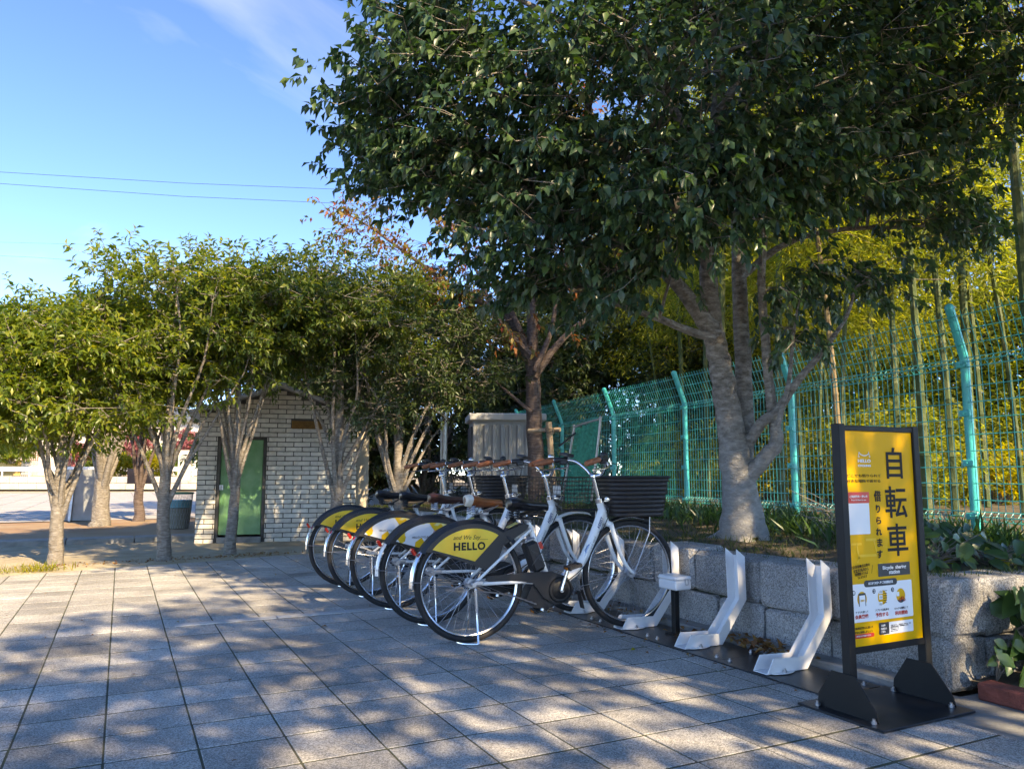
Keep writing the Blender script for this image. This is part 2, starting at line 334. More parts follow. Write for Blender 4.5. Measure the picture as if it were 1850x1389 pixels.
def shoots(cl, cen, per, nl, spread, leaf, rng, droop=.5, slen=.16):
    """leafy shoots round each cluster centre: returns leaf origins, axes, lengths and the shoot lines"""
    C = np.repeat(cl, per, 0) + rng.normal(0, 1, (len(cl) * per, 3)) * np.array([spread, spread, spread * .55])
    D = norm(norm(C - np.array(cen)) + rng.normal(0, .45, C.shape) + np.array([0, 0, .25]))
    T = slen * rng.uniform(.6, 1.3, len(C)); t = np.linspace(.15, 1.0, nl)
    O = C[:, None] + D[:, None] * (T[:, None] * t)[:, :, None]
    side = norm(np.cross(D, [0, 0, 1.]) + 1e-6); up = np.cross(side, D)
    ph = rng.uniform(0, 6.28, len(C))[:, None] + np.arange(nl) * 2.4
    A = D[:, None] * .55 + side[:, None] * np.cos(ph)[:, :, None] * .8 + up[:, None] * np.sin(ph)[:, :, None] * .8
    A[:, :, 2] -= droop; A = A + rng.normal(0, .18, A.shape)
    Ln = leaf * rng.uniform(.65, 1.2, O.shape[:2])
    return O.reshape(-1, 3), A.reshape(-1, 3), Ln.ravel(), C, C + D * T[:, None]
def make_tree(name, label, cat, base, limbs, ells, ncl, per, nl, leaf, lm, bark, seed, spread=.16, wid=.5, droop=.5, group=None, branch_r=.014, sides=9, local=False, slen=.16):
    """limbs: lists of (x,y,z,r) in world space; ells: (centre, radii, weight)"""
    rng = np.random.default_rng(seed); root = empty(name, base, 0, label, cat, group); b = np.array(base, float)
    tb = MB(); nodes = []
    for lb in limbs:
        q = smoothpts(lb, 5); q = [x + np.r_[rng.normal(0, .045, 3) * x[3] if 0 < i < len(q) - 1 else np.zeros(3), 0] for i, x in enumerate(q)]
        tb.tube([x[:3] - b for x in q], [max(x[3], .004) for x in q], sides if q[0][3] > .04 else 6)
        nodes += [x for x in q[len(q) // 3:]] if q[-1][2] > q[0][2] else []
    nodes = np.array(nodes)
    tb.build('trunk', bark, root, True)
    tot = sum(e[2] for e in ells); cl = []; cens = []
    for c, r, wt in ells:
        k = max(2, int(ncl * wt / tot)); p = ellipsoid_pts(k, c, r, rng); cl.append(p); cens.append(np.tile(c, (k, 1)))
    cl = np.concatenate(cl); cens = np.concatenate(cens)
    bb = MB()
    for p in cl:
        d = np.linalg.norm(nodes[:, :3] - p, axis=1) + .6 * np.maximum(0, nodes[:, 2] - p[2]); j = int(np.argmin(d)); a = nodes[j]
        md = (a[:3] + p) / 2 + np.array([0, 0, .12]) * np.linalg.norm(p - a[:3]) + rng.normal(0, .05, 3)
        r0 = min(a[3] * .6, branch_r * (1 + .5 * np.linalg.norm(p - a[:3])))
        bb.tube([a[:3] - b, (a[:3] * .6 + md * .4) - b, md - b, p - b], [r0, r0 * .75, r0 * .55, r0 * .25], 4, caps=False)
    cc = np.mean([e[0] for e in ells], 0)
    O, A, Ln, s0, s1 = shoots(cl, cc, per, nl, spread, leaf, rng, droop, slen)
    cp = np.repeat(cl, per, 0)
    for i in range(0, len(s0), 2): bb.tube([cp[i] - b, s0[i] - b, s1[i] - b], [.004, .003, .0015], 3, caps=False)
    bb.build('branches', bark, root)['kind'] = 'stuff'
    cm = leaves('crown', O - b, A, Ln, lm, wid, rng=rng)
    tag(link(bpy.data.objects.new('crown', cm), root), kind='stuff')
    return root

# ================================================================== THE SETTING
def sheet(name, poly, z, m, kind='structure', parent=None, nsub=0):
    return tag(link(bpy.data.objects.new(name, mesh_np(name, [(x, y, z) for x, y in poly], [list(range(len(poly)))], m)), parent), kind=kind)
sheet('ground', [(-400, -300), (400, -300), (400, 600), (-400, 600)], -0.045, sand)
# --- paving: slab joints read off the photo, 0.3 m grid
pave = sheet('pavement', [(-6.3, -1.5), (2.99, -1.5), (2.99, 10.1), (-6.3, 9.0)], -0.0018, joint_m)
def in_view(x, y, mg=0.25):
    lat = CY * x - SY * y; fw = SY * x + CY * y
    if fw < 1.4: return False
    return abs(lat) < fw * .68 + mg and fw > 1.75
slab_meshes = []
for k in range(6):
    rr = random.Random(k); b = MB(); b.box((0, 0, -.03), (.2935, .2870, .06), bev=.0025)
    b.v = [(x + rr.uniform(-.0012, .0012), y + rr.uniform(-.0012, .0012), z) for x, y, z in b.v]
    slab_meshes.append(b.mesh('paving_slab', slab_m))
cells = []
edge = lambda x: 9.13 + .24 * (x + .0)           # the far edge where sand laps over the slabs
for i in range(-31, 4):
    for j in range(-14, 26):
        x = 1.797 + .3 * i + .15; y = 2.742 + .3 * j + .15
        if x > 2.99 or y > edge(x) + .1: continue
        if in_view(x, y): cells.append((math.hypot(x, y), x, y))
cells.sort(); rest = MB()
for q, (d, x, y) in enumerate(cells):
    z = random.uniform(-.0007, .0010); tx, ty = random.gauss(0, .0012), random.gauss(0, .0012)
    if q < 300:
        o = bpy.data.objects.new('paving_slab', random.choice(slab_meshes)); o.location = (x, y, z); o.rotation_euler = (tx, ty, random.choice((0, R(180)))); link(o, pave)
    else:
        rest.box((x, y, -.03 + z), (.2935, .2870, .06), Matrix.Rotation(tx, 3, 'X'), bev=.004)
# slabs outside the picture, so the floor goes on
for i in range(-31, 4):
    for j in range(-14, 26):
        x = 1.797 + .3 * i + .15; y = 2.742 + .3 * j + .15
        if x > 2.99 or y > edge(x) + .1 or in_view(x, y): continue
        if math.hypot(x, y) < 7: rest.box((x, y, -.03), (.2935, .2935, .06))
tag(rest.build('far_slabs', slab_m, pave), kind='stuff')
# pale repair strip
st = MB()
for x0, x1 in ((.36, .99), (1.0, 1.46), (1.47, 1.78)): st.box(((x0 + x1) / 2, 5.49, .003), (x1 - x0, .085, .008), bev=.002)
tag(st.build('repair_strip', concrete_lt), kind='structure')
sheet('gutter', [(2.99, -3), (3.345, -3), (3.345, 9.5), (2.99, 9.5)], -.004, concrete)
gk = MB(); gk.box((3.262, 5.9, .012), (.13, 7.3, .045), bev=.008); tag(gk.build('gutter_kerb', concrete), kind='structure')
sheet('concrete_apron', [(3.345, -3), (7, -3), (7, 2.23), (3.345, 2.23)], -.006, concrete)
# --- sandy strip between the paving and the shed, lapping over the slabs
def rough_sheet(name, x0, x1, y0f, y1f, nx, ny, z, m, amp=.012, seed=1):
    rng = np.random.default_rng(seed); V = []
    for i in range(nx + 1):
        x = x0 + (x1 - x0) * i / nx
        for j in range(ny + 1):
            t = j / ny; a, b = y0f(x), y1f(x); y = a + (b - a) * t
            if j == 0: y += rng.normal(0, .04)
            zz = z(x, y) + rng.normal(0, amp) * (0 if j == 0 else 1) - (.012 if j == 0 else 0)
            V.append((x, y, zz))
    Fc = [(i * (ny + 1) + j, (i + 1) * (ny + 1) + j, (i + 1) * (ny + 1) + j + 1, i * (ny + 1) + j + 1) for i in range(nx) for j in range(ny)]
    return tag(link(bpy.data.objects.new(name, mesh_np(name, V, Fc, m, True))), kind='structure')
rough_sheet('sandy_ground', -9, 9, lambda x: edge(x) - .03 if x < 3.2 else 9.9, lambda x: 12.3, 110, 22, lambda x, y: .012, sand, .004)
rough_sheet('earth_ground', -14, 12, lambda x: 12.28, lambda x: 17.6, 60, 30, lambda x, y: .012 + .03 * min(1, max(0, y - 12.3)), redsoil, .008, 2)
kb = MB()
for k in range(9):
    x0 = -6.5 + k * .84; kb.box((x0 + .42, 12.35 - (.02 if x0 > .3 else 0), .03), (.83, .42, .11), bev=.012)
tag(kb.build('kerb', concrete), kind='structure')
pz = MB()
sheet('plaza', [(-60, 17.5), (14, 17.5), (14, 43), (-60, 43)], .055, plaza_m)
pj = MB()
for k in range(30):
    x = -22 + k * .9; pj.box((x, 30, .0565), (.03, 25, .004))
for k in range(22):
    y = 17.8 + k * 1.1; pj.box((-9, y, .0565), (26, .035, .004))
tag(pj.build('plaza_joints', concrete), kind='structure')
# --- planter earth behind the granite wall
rng = np.random.default_rng(5)
def fence_x(y): return 5.66 + .14 * (y - 3.57)
def soil_z(x, y): return .455 + .02 * math.sin(x * 3 + y * 2) + .05 * min(1, max(0, (x - 3.5) / 1.5))
V = []; NX, NY = 44, 60
for i in range(NX + 1):
    for j in range(NY + 1):
        x = 3.50 + (26 - 3.50) * (i / NX) ** 2.2; y = 2.42 + 32 * (j / NY) ** 1.8
        V.append((x, y, soil_z(x, y) + rng.normal(0, .012) - (.03 if i == 0 or j == 0 else 0)))
for q in range(len(V)):
    if V[q][1] > 10.2: V[q] = (V[q][0] + (V[q][1] - 10.2) * .25, V[q][1], V[q][2])
Fc = [(i * (NY + 1) + j, (i + 1) * (NY + 1) + j, (i + 1) * (NY + 1) + j + 1, i * (NY + 1) + j + 1) for i in range(NX) for j in range(NY)]
tag(link(bpy.data.objects.new('planter_earth', mesh_np('planter_earth', V, Fc, soil, True))), kind='structure')
V = [(x, y, z) for x, y, z in ((4.15, -8, .45), (40, -8, .45), (40, 2.6, .45), (4.15, 2.6, .45))]
tag(link(bpy.data.objects.new('grove_earth', mesh_np('grove_earth', V, [(0, 1, 2, 3)], soil))), kind='structure')

# ================================================================== GRANITE WALL (each stone a part)
wall = empty('granite_wall', (3.33, 2.25, 0), 0, 'low retaining wall of rough grey granite blocks behind the bicycle docks', 'wall')
def stone(x0, x1, y0, y1, z0, z1, parent, seed):
    rr = random.Random(seed); b = MB(); b.box(((x0 + x1) / 2, (y0 + y1) / 2, (z0 + z1) / 2), (x1 - x0, y1 - y0, z1 - z0), bev=.02)
    j = .010; b.v = [(x + rr.uniform(-j, j) - 3.33, y + rr.uniform(-j, j) - 2.25, z + rr.uniform(-j, j)) for x, y, z in b.v]
    return b.build('stone', granite, parent)
core = MB(); core.box((.19, 4.02, .2), (.28, 7.9, .42)); core.build('mortar_core', joint_m, wall)
rr = random.Random(11); q = 0
for (z0, z1, seq0) in ((0.0, .214, 2.25), (.226, .482, 2.25)):
    y = seq0
    while y < 10.2:
        ln = rr.uniform(.40, .66) if z0 > 0 else rr.uniform(.34, .60)
        if y == seq0: ln = .50 if z0 > 0 else .66
        y1 = min(y + ln, 10.25)
        stone(3.33 + rr.uniform(-.014, .014), 3.62, y + .007, y1 - .007, z0, z1 + rr.uniform(-.010, .010), wall, q); y = y1; q += 1
for (z0, z1) in ((0.0, .215), (.222, .475)):      # the return at the near end, running off to the right
    x = 3.628
    while x < 6.2:
        ln = rr.uniform(.38, .6); stone(x + .004, x + ln - .004, 2.25 + rr.uniform(-.006, .02), 2.52, z0, z1 + rr.uniform(-.008, .008), wall, q); x += ln; q += 1

# ================================================================== TILED SHED
SH = (.95, 11.62); SHA = R(-11.5); shed = empty('tiled_shed', (SH[0], SH[1], 0), SHA, 'small cream tiled shed with green metal door and grey gable roof', 'shed')
WW, WD, WH, AP = 2.2, 1.75, 1.83, 2.20     # width, depth, eave and apex height
DX0, DX1, DZ0, DZ1 = .28, .90, .09, 1.48    # door opening
b = MB()                                    # wall body (mortar) as pieces round the openings
gable = [(0, .0), (DX0, .0), (DX0, WH + (AP - WH) * DX0 / (WW / 2)), (0, WH)]
b.prism(gable, 'y', .014, .12)
b.prism([(DX0, DZ1), (DX1, DZ1), (DX1, WH + (AP - WH) * DX1 / (WW / 2)), (DX0, WH + (AP - WH) * DX0 / (WW / 2))], 'y', .014, .12)
b.prism([(DX1, 0), (WW, 0), (WW, WH), (WW / 2, AP), (DX1, WH + (AP - WH) * DX1 / (WW / 2))], 'y', .014, .12)
b.box((DX0 / 2 + DX1 / 2, .07, DZ0 / 2), (DX1 - DX0, .10, DZ0))
b.box((.067, WD / 2 + .06, WH / 2), (.106, WD - .13, WH)); b.box((WW - .067, WD / 2 + .06, WH / 2), (.106, WD - .13, WH)); b.box((WW / 2, WD - .05, WH / 2), (WW - .24, .1, WH))
b.build('wall', mortar, shed)
TW, THt = .2245, .0570; cells = []
tmesh = {}
def tile_obj(x0, x1, z, face, n):
    wd = round(x1 - x0 - .011, 3)
    if wd < .004: return None
    key = (wd, face)
    if key not in tmesh:
        t = MB()
        if face == 'f': t.box((0, 0, 0), (wd, .014, THt), bev=.003)
        else: t.box((0, 0, 0), (.014, wd, THt), bev=.003)
        tmesh[key] = t.mesh('tile', tile_m)
    c = (x0 + x1) / 2
    return tmesh[key], ((c, .007, z) if face == 'f' else (.007, c, z))
jobs = []
for r in range(32):
    z = .034 + r * .068
    lim = 0.0 if z + .03 < WH else (z + .03 - WH) / (AP - WH) * (WW / 2)
    if lim > WW / 2 - .06: break
    off = 0 if r % 2 else -TW / 2 - .0055
    x = off
    while x < WW:
        a, c = max(x, lim, .0), min(x + TW + .011, WW - lim); x += TW + .011
        if c - a < .019: continue
        segs = [(a, c)]
        if DZ0 - .02 < z < DZ1 + .02:
            segs = [s_ for s_ in ((a, min(c, DX0 - .02)), (max(a, DX1 + .02), c)) if s_[1] - s_[0] > .019]
        elif z < DZ0: segs = [s_ for s_ in ((a, min(c, DX0 - .03)), (max(a, DX1 + .03), c)) if s_[1] - s_[0] > .019]
        if 1.60 < z < 1.75:
            n2 = []
            for a2, c2 in segs: n2 += [s_ for s_ in ((a2, min(c2, 1.25)), (max(a2, 1.71), c2)) if s_[1] - s_[0] > .019]
            segs = n2
        for a2, c2 in segs: jobs.append((a2, c2, z, 'f'))
front = len(jobs)
for r in range(27):
    z = .034 + r * .068; x = .016 if r % 2 else -TW / 2
    while x < WD:
        a, c = max(x, .016), min(x + TW + .011, WD); x += TW + .011
        for a2, c2 in ((a, min(c, .42)), (max(a, .60), c)):
            if c2 - a2 > .019: jobs.append((a2, c2, z, 's'))
rest = MB()
for n, (a, c, z, fc) in enumerate(jobs):
    if n < 300:
        me, lc = tile_obj(a, c, z, fc, n); o = bpy.data.objects.new('tile', me); o.location = (lc[0], lc[1] + random.uniform(-.0015, .0015), lc[2]); link(o, shed)
    else:
        rest.box((.007, (a + c) / 2, z) if fc == 's' else ((a + c) / 2, .007, z), (.014, c - a - .011, THt) if fc == 's' else (c - a - .011, .014, THt), bev=.003)
tag(rest.build('side_tiles', tile_m, shed), kind='stuff')
d = MB(); d.box(((DX0 + DX1) / 2, .05, (DZ0 + DZ1) / 2), (DX1 - DX0 - .05, .03, DZ1 - DZ0 - .05), bev=.006); door = d.build('door', door_green, shed)
h = MB(); h.box((DX0 + .045, .028, .78), (.05, .02, .07)); h.tube([(DX0 + .045, .01, .75), (DX0 + .045, .0, .81)], .008, 6); h.build('padlock', steel, door)
f = MB()
for x in (DX0 + .006, DX1 - .006): f.box((x, .03, (DZ0 + DZ1) / 2), (.03, .07, DZ1 - DZ0))
f.box(((DX0 + DX1) / 2, .03, DZ1 - .006), (DX1 - DX0 - .05, .066, .03)); f.build('door_frame', mortar, shed)
f = MB(); f.box(((DX0 + DX1) / 2, -.01, DZ0 / 2 + .0), (DX1 - DX0 - .03, .09, DZ0), bev=.006); f.build('door_step', concrete, shed)
f = MB(); f.box((1.48, .022, 1.675), (.45, .03, .13), bev=.004)
for k in range(5): f.box((1.48, .002, 1.625 + k * .025), (.43, .012, .008))
f.build('vent', rust, shed)
f = MB(); sl_ = math.atan2(AP - WH, WW / 2)
for sg in (-1, 1):
    c = WW / 2 + sg * (WW / 4 + .07); ln = (WW / 2 + .16) / math.cos(sl_)
    f.box((c, WD / 2, (WH + AP) / 2 + .025 - .012), (ln, WD + .36, .05), Matrix.Rotation(sg * sl_, 3, 'Y'), bev=.008)
rf = f.build('roof', roof_m, shed)
f = MB(); f.box((WW / 2, WD / 2, AP + .055), (.16, WD + .37, .03), bev=.01); f.build('ridge_cap', roof_m, rf)
# beige metal cabinet beside the shed
pb = P(621, 900, 11.6); cab = empty('beige_cabinet', (pb.x, pb.y, 0), R(-14), 'tall beige metal cabinet standing right of the tiled shed', 'cabinet')
f = MB(); f.box((.18, .3, .86), (.37, .6, 1.70), bev=.01); f.build('body', beige, cab)
f = MB(); f.box((.18, .3, 1.735), (.42, .66, .05), bev=.01); f.build('top', beige, cab)
f = MB(); f.box((.17, -.004, .88), (.33, .012, 1.6), bev=.004); dr = f.build('door', beige, cab)
f = MB(); f.box((.31, -.016, .9), (.015, .02, .09), bev=.003); f.build('handle', steel, dr)
f = MB(); f.box((.18, .3, .01), (.5, .75, .06)); f.build('plinth', concrete, cab)

# grey storage locker further right
pb = P(852, 900, 13.2); loc = empty('storage_locker', (pb.x, pb.y, 0), R(-20), 'grey ribbed sheet metal storage locker behind the row of bicycles', 'storage locker')
W_, D_, H_ = 1.25, .95, 1.86
f = MB(); f.box((W_ / 2, D_ / 2, H_ / 2 + .05), (W_ - .03, D_ - .03, H_)); f.build('body', locker_grey, loc)
f = MB(); f.box((W_ / 2, D_ / 2, H_ + .10), (W_ + .12, D_ + .16, .13), bev=.02); f.build('roof', mat('pale_grey_roof', (.46, .46, .45), .5), loc)
for k in range(8):
    f = MB(); f.box((.10 + k * .145, -.004, .96), (.075, .035, 1.74), bev=.012); f.build('rib', locker_grey, loc)
for k in range(2):
    f = MB(); f.box((-.002, .27 + k * .42, .95), (.03, .39, 1.70), bev=.008); dd = f.build('door', locker_dark, loc)
    f = MB(); f.box((-.02, .42 + k * .12, .95), (.012, .02, .12), bev=.003); f.build('handle', steel, dd)
f = MB(); f.box((.045, -.012, .95), (.05, .03, 1.78), bev=.006); f.build('corner_post', locker_grey, loc)
f = MB(); f.sphere((.16, -.028, .95), .022, 8, 5); f.build('lock', cream, loc)

# utility pole
pb = P(801, 900, 12.4); pole = empty('steel_pole', (pb.x, pb.y, 0), 0, 'plain galvanised steel pole left of the grey storage locker', 'pole')
f = MB(); f.tube([(0, 0, 0), (0, 0, 3.1)], .055, 14); f.build('shaft', galv, pole, True)
f = MB(); f.box((-.09, -.02, 2.05), (.11, .1, .2), bev=.01); f.build('switch_box', galv, pole)
f = MB(); f.tube([(0, 0, 1.95), (0, 0, 1.99)], .064, 14); f.build('clamp', steel, pole, True)

# ================================================================== TURQUOISE MESH FENCE
fence = empty('mesh_fence', (fence_x(1.6), 1.6, .42), 0, 'turquoise welded mesh fence with posts bent inward at the top', 'fence')
fo = np.array([fence_x(1.6), 1.6, .42])
ZT, ZM = 1.80, .66
posts = [(fence_x(1.6 + 1.955 * k), 1.6 + 1.955 * k) for k in range(0, 8)]
for x, y in posts:
    pm = MB(); pm.tube([np.array(p) - fo for p in ((x, y, .25), (x, y, ZT + .02), (x - .015, y, ZT + .07), (x - .17, y - .02, ZT + .40))], .033, 10); po = pm.build('post', teal, fence, True)
    cp_ = MB(); cp_.sphere(np.array((x - .172, y - .02, ZT + .405)) - fo, .036, 8, 5); cp_.build('cap', teal, po)
    for z in (ZT - .01, 1.42, 1.05, ZM):
        ck = MB(); ck.box(np.array((x - .036, y, z)) - fo, (.03, .085, .05), bev=.006); ck.tube([np.array((x - .05, y, z)) - fo, np.array((x - .068, y, z)) - fo], .009, 6); ck.build('bracket', teal, po)
for k in range(len(posts) - 1):
    (xa, ya), (xb, yb) = posts[k], posts[k + 1]; n = 36; wm = MB()
    A = np.array((xa - .04, ya, 0)); B = np.array((xb - .04, yb, 0)); jit = rng.normal(0, .002, n)
    for i in range(1, n):
        p = A + (B - A) * i / n; x, y = p[0], p[1]
        wm.tube([np.array(q_) - fo for q_ in ((x, y, .36), (x, y, ZT), (x - .02, y, ZT + .07), (x - .165, y - .02, ZT + .37))], .0034, 3, caps=False)
    for z in (.42, .54, .78, .90, 1.02, 1.14, 1.26, 1.38, 1.50, 1.62):
        wm.tube([A + [-.004, .03, z] - fo, B + [-.004, -.03, z] - fo], .0036, 4, caps=False)
    for dx, z in ((-.048, ZT + .13), (-.098, ZT + .23), (-.147, ZT + .33)):
        wm.tube([A + [dx, .0, z] - fo, B + [dx, .0, z] - fo], .0036, 4, caps=False)
    wm.build('wire_panel', teal, fence)
    for z in (ZT, ZM):
        rm = MB()           # the folded triangular beads: three wires and short ties
        for dx, dz in ((0, .035), (-.04, 0), (0, -.035)): rm.tube([A + [dx, .03, z + dz] - fo, B + [dx, -.03, z + dz] - fo], .0042, 4, caps=False)
        for i in range(1, n):
            p = A + (B - A) * i / n; rm.tube([p + [0, 0, z + .035] - fo, p + [-.04, 0, z] - fo, p + [0, 0, z - .035] - fo], .0026, 3, caps=False)
        rm.build('rail', teal, fence)

# green net on a tube frame, wooden tree stakes
p0, p1, p2, p3 = P(1016, 905, 9.0), P(1036, 772, 9.0), P(1084, 757, 8.6), P(1068, 905, 8.6)
nf = empty('net_frame', (p0.x, p0.y, .47), 0, 'leaning steel tube frame strung with dark green net by the fence', 'net frame'); o_ = Vector((p0.x, p0.y, .47))
f = MB(); f.tube([q - o_ for q in smoothpts([p0, p1 - Vector((0, 0, .05)), p1 + (p2 - p1) * .08, p2 - (p2 - p1) * .08, p2 - Vector((0, 0, .05)), p3], 5) for q in [Vector(q)]], .014, 8); f.build('frame', galv, nf, True)
f = MB(); nu, nv = 26, 40; gr = {}
def npt(a, c): return (p0.lerp(p3, a)).lerp(p1.lerp(p2, a), c) - o_ + Vector((.02 * math.sin(9 * a), .03 * math.sin(5 * c + 3 * a), -.02 + .012 * math.sin(20 * a)))
for i in range(nu + 1): f.tube([npt(.04 + .92 * i / nu, t / 10) for t in range(11)], .0065, 3, caps=False)
for j in range(nv): f.tube([npt(.04 + .92 * i / 10, (j + .5) / nv) for i in range(11)], .0065, 3, caps=False)
f.build('net', net_green, nf)
f = MB(); a_ = P(1040, 782, 8.9) - o_; c_ = P(1010, 806, 8.8) - o_; f.tube([a_, c_], .012, 6); f.build('bungee', black_plastic, nf)
p0, p1 = P(1004, 905, 10.3), P(991, 762, 10.3)
stk = empty('tree_stake', (p0.x, p0.y, .45), 0, 'wooden support stake with crossbar lashed to the reddish trunk', 'stake'); o_ = Vector((p0.x, p0.y, .45))
f = MB(); f.tube([Vector((p0.x, p0.y, .3)) - o_, p1 - o_], .042, 9); f.build('stake', wood, stk, True)
f = MB(); f.tube([P(955, 778, 10.5) - o_, P(1012, 776, 10.25) - o_], .03, 8); f.build('crossbar', wood, stk, True)
f = MB(); c_ = P(993, 777, 10.27) - o_
for k in range(4): f.tube([c_ + Vector((.055 * math.cos(t), .06 * math.sin(t), -.03 + .02 * k + .02 * math.sin(t))) for t in np.linspace(0, 6.28, 12)], .006, 5, caps=False)
f.build('lashing', mortar, stk)

# ================================================================== DOCKS
def dock_proto():
    root = empty('bicycle_dock', (0, 0, 0))
    outer = [(0, .004), (.27, .004), (.46, .238), (.457, .484)]; inner = [(.395, .528), (.402, .245), (.245, .066), (.045, .075)]
    for s in (-1, 1):
        b = MB(); b.prism(outer + inner, 'y', s * .045 - .002, s * .045 + .002); b.build('side_plate', white_paint, root)
    b = MB()
    for (x0, z0), (x1, z1) in zip(outer[:-1], outer[1:]):
        b.add([(x0, -.0428, z0 + .003), (x0, .0428, z0 + .003), (x1, .0428, z1 + .003), (x1, -.0428, z1 + .003), (x0 - .003, -.0428, z0), (x0 - .003, .0428, z0), (x1 - .003, .0428, z1), (x1 - .003, -.0428, z1)],
              [(0, 1, 2, 3), (7, 6, 5, 4), (0, 3, 7, 4), (1, 5, 6, 2), (0, 4, 5, 1), (2, 6, 7, 3)])
    b.build('channel', white_paint, root)
    for s in (-1, 1):
        b = MB(); b.prism([(.10 + .075 * math.cos(t), s * (.046 + .03 * abs(math.sin(t)))) for t in np.linspace(0, math.pi, 9)], 'z', .0045, .0085); b.build('foot_flange', white_paint, root)
        b = MB(); b.tube([(.10, s * .062, .008), (.10, s * .062, .017)], .011, 6); b.tube([(.10, s * .062, .017), (.10, s * .062, .026)], .006, 6); b.build('bolt', steel, root)
    return root
DOCK_Y = [2.885, 3.49, 4.09, 4.70, 5.31, 5.92, 6.53]
dl = ['empty white steel bicycle dock nearest the yellow sign', 'empty white steel bicycle dock in front of the white power box', 'white steel bicycle dock holding the nearest bicycle with brown wicker basket',
      'white steel bicycle dock holding the bicycle with tan and cream saddle', 'white steel bicycle dock holding the bicycle with dark brown saddle', 'white steel bicycle dock holding the fourth bicycle from the sign', 'white steel bicycle dock holding the farthest bicycle of the row']
d0 = dock_proto()
for k, y in enumerate(DOCK_Y):
    o = d0 if k == 0 else copy_tree(d0)
    o.location = (2.82, y, .007); tag(o, dl[k], 'bicycle dock', 'white docks along the granite wall')
pl = ['black steel base plate between sign base and nearest empty dock', 'black steel base plate under the second empty dock', 'black steel base plate under the nearest bicycle front wheel', 'black steel base plate under the second bicycle front wheel', 'black steel base plate under the third bicycle front wheel', 'black steel base plate under the fourth bicycle front wheel', 'black steel base plate at the far end of the row']
for k, y in enumerate(DOCK_Y):
    y0 = y - .305 if k else 2.472; y1 = y + .302
    r_ = empty('base_plate', (2.80, y0, 0), 0, pl[k], 'base plate', 'black plates under the docks')
    b = MB(); b.box((.175, (y1 - y0) / 2, .0045), (.35, y1 - y0 - .003, .006), bev=.0015); b.build('plate', black_plate, r_)
    for dx in (.06, .30):
        for dy in (.05, y1 - y0 - .05):
            b = MB(); b.tube([(dx, dy, .007), (dx, dy, .014)], .012, 6); b.tube([(dx, dy, .014), (dx, dy, .023)], .0065, 6); b.build('bolt', steel, r_)
# power box on a post
bxr = empty('power_box', (3.045, 3.80, .007), 0, 'white plastic power box on a short black post between docks', 'box')
b = MB(); b.box((0, 0, .135), (.038, .038, .27), bev=.004); b.build('post', black_paint, bxr)
b = MB(); b.box((0, 0, .004), (.09, .09, .008)); b.build('foot', black_paint, bxr)
b = MB(); b.box((0, 0, .297), (.12, .17, .055), bev=.008); b.build('body', white_paint, bxr)
b = MB(); b.box((0, 0, .338), (.128, .178, .026), bev=.010); b.build('lid', white_paint, bxr)
b = MB(); b.box((.02, -.091, .318), (.02, .012, .035), bev=.003); b.tube([(.02, -.097, .305), (.02, -.097, .33)], .005, 6); b.build('latch', steel, bxr)

# ================================================================== SIGN
sg = empty('station_sign', (2.925, 2.25, .0), 0, 'yellow bicycle sharing station sign in a black steel frame', 'sign')
so_ = Vector((2.925, 2.25, 0)); SFY = -.0105
b = MB(); b.box((-.04, 0, .006), (.56, .415, .009), bev=.002); b.build('base', black_plate, sg)
for s, xc in ((-1, 2.6865), (1, 3.1605)):
    b = MB(); b.box((xc - 2.925, 0, .593), (.039, .042, 1.174), bev=.003); b.build('post', black_paint, sg)
    b = MB(); xg = xc - 2.925 + s * -.0 - .024; b.prism([(-.145, .011), (.145, .011), (.14, .06), (.07, .165), (-.045, .165), (-.135, .05)], 'x', xg - .004, xg + .001); gs = b.build('gusset', black_paint, sg)
    b = MB()
    for yy in (-.135, .135): b.tube([(xg - .018, yy, .011), (xg - .018, yy, .021)], .011, 6); b.tube([(xg - .018, yy, .021), (xg - .018, yy, .03)], .006, 6)
    b.build('bolt', steel, gs)
b = MB(); b.box((-.001, 0, .253), (.434, .034, .026), bev=.002); b.build('frame_rail', black_paint, sg)
b = MB(); b.box((-.001, 0, 1.163), (.434, .034, .022), bev=.002); b.build('frame_rail', black_paint, sg)
b = MB(); b.box((-.001, .0, .709), (.4345, .018, .888)); pan = b.build('panel', sign_yellow, sg); pan['label'] = 'glossy yellow printed panel'
def _pl(u, v):      # photo pixel -> place on the panel plane (x offset, z)
    y = 2.25 + SFY; x_ = (u - 925) / F; yy = -(v - 694.5) / F; a = math.cos(TH) - yy * math.sin(TH); z = math.sin(TH) + yy * math.cos(TH)
    X = CY * x_ + SY * a; Y = -SY * x_ + CY * a; t = y / Y; return X * t - 2.925, CH + z * t
def Q3(x, y): return _pl(1480 + x * 200 / 1263, 760 + y * 220 / 1389)
def Q4(x, y): return _pl(1480 + x * 220 / 1329, 960 + y * 230 / 1389)
def LY(n): return SFY + .001 - .0006 * n
def rect(Q, x0, y0, x1, y1, m, lay, name, rad=.006):
    a = Q(x0, (y0 + y1) / 2)[0]; c = Q(x1, (y0 + y1) / 2)[0]; t = Q((x0 + x1) / 2, y0)[1]; e = Q((x0 + x1) / 2, y1)[1]
    rad = min(rad, (c - a) / 2.01, (t - e) / 2.01); pts = []
    for cx, cz, a0 in ((c - rad, t - rad, 0), (a + rad, t - rad, 90), (a + rad, e + rad, 180), (c - rad, e + rad, 270)):
        for k in range(5): pts.append((cx + rad * math.cos(R(a0 + k * 22.5)), cz + rad * math.sin(R(a0 + k * 22.5))))
    q = MB(); q.prism(pts, 'y', LY(lay), LY(lay) + .0004); return q.build(name, m, pan)
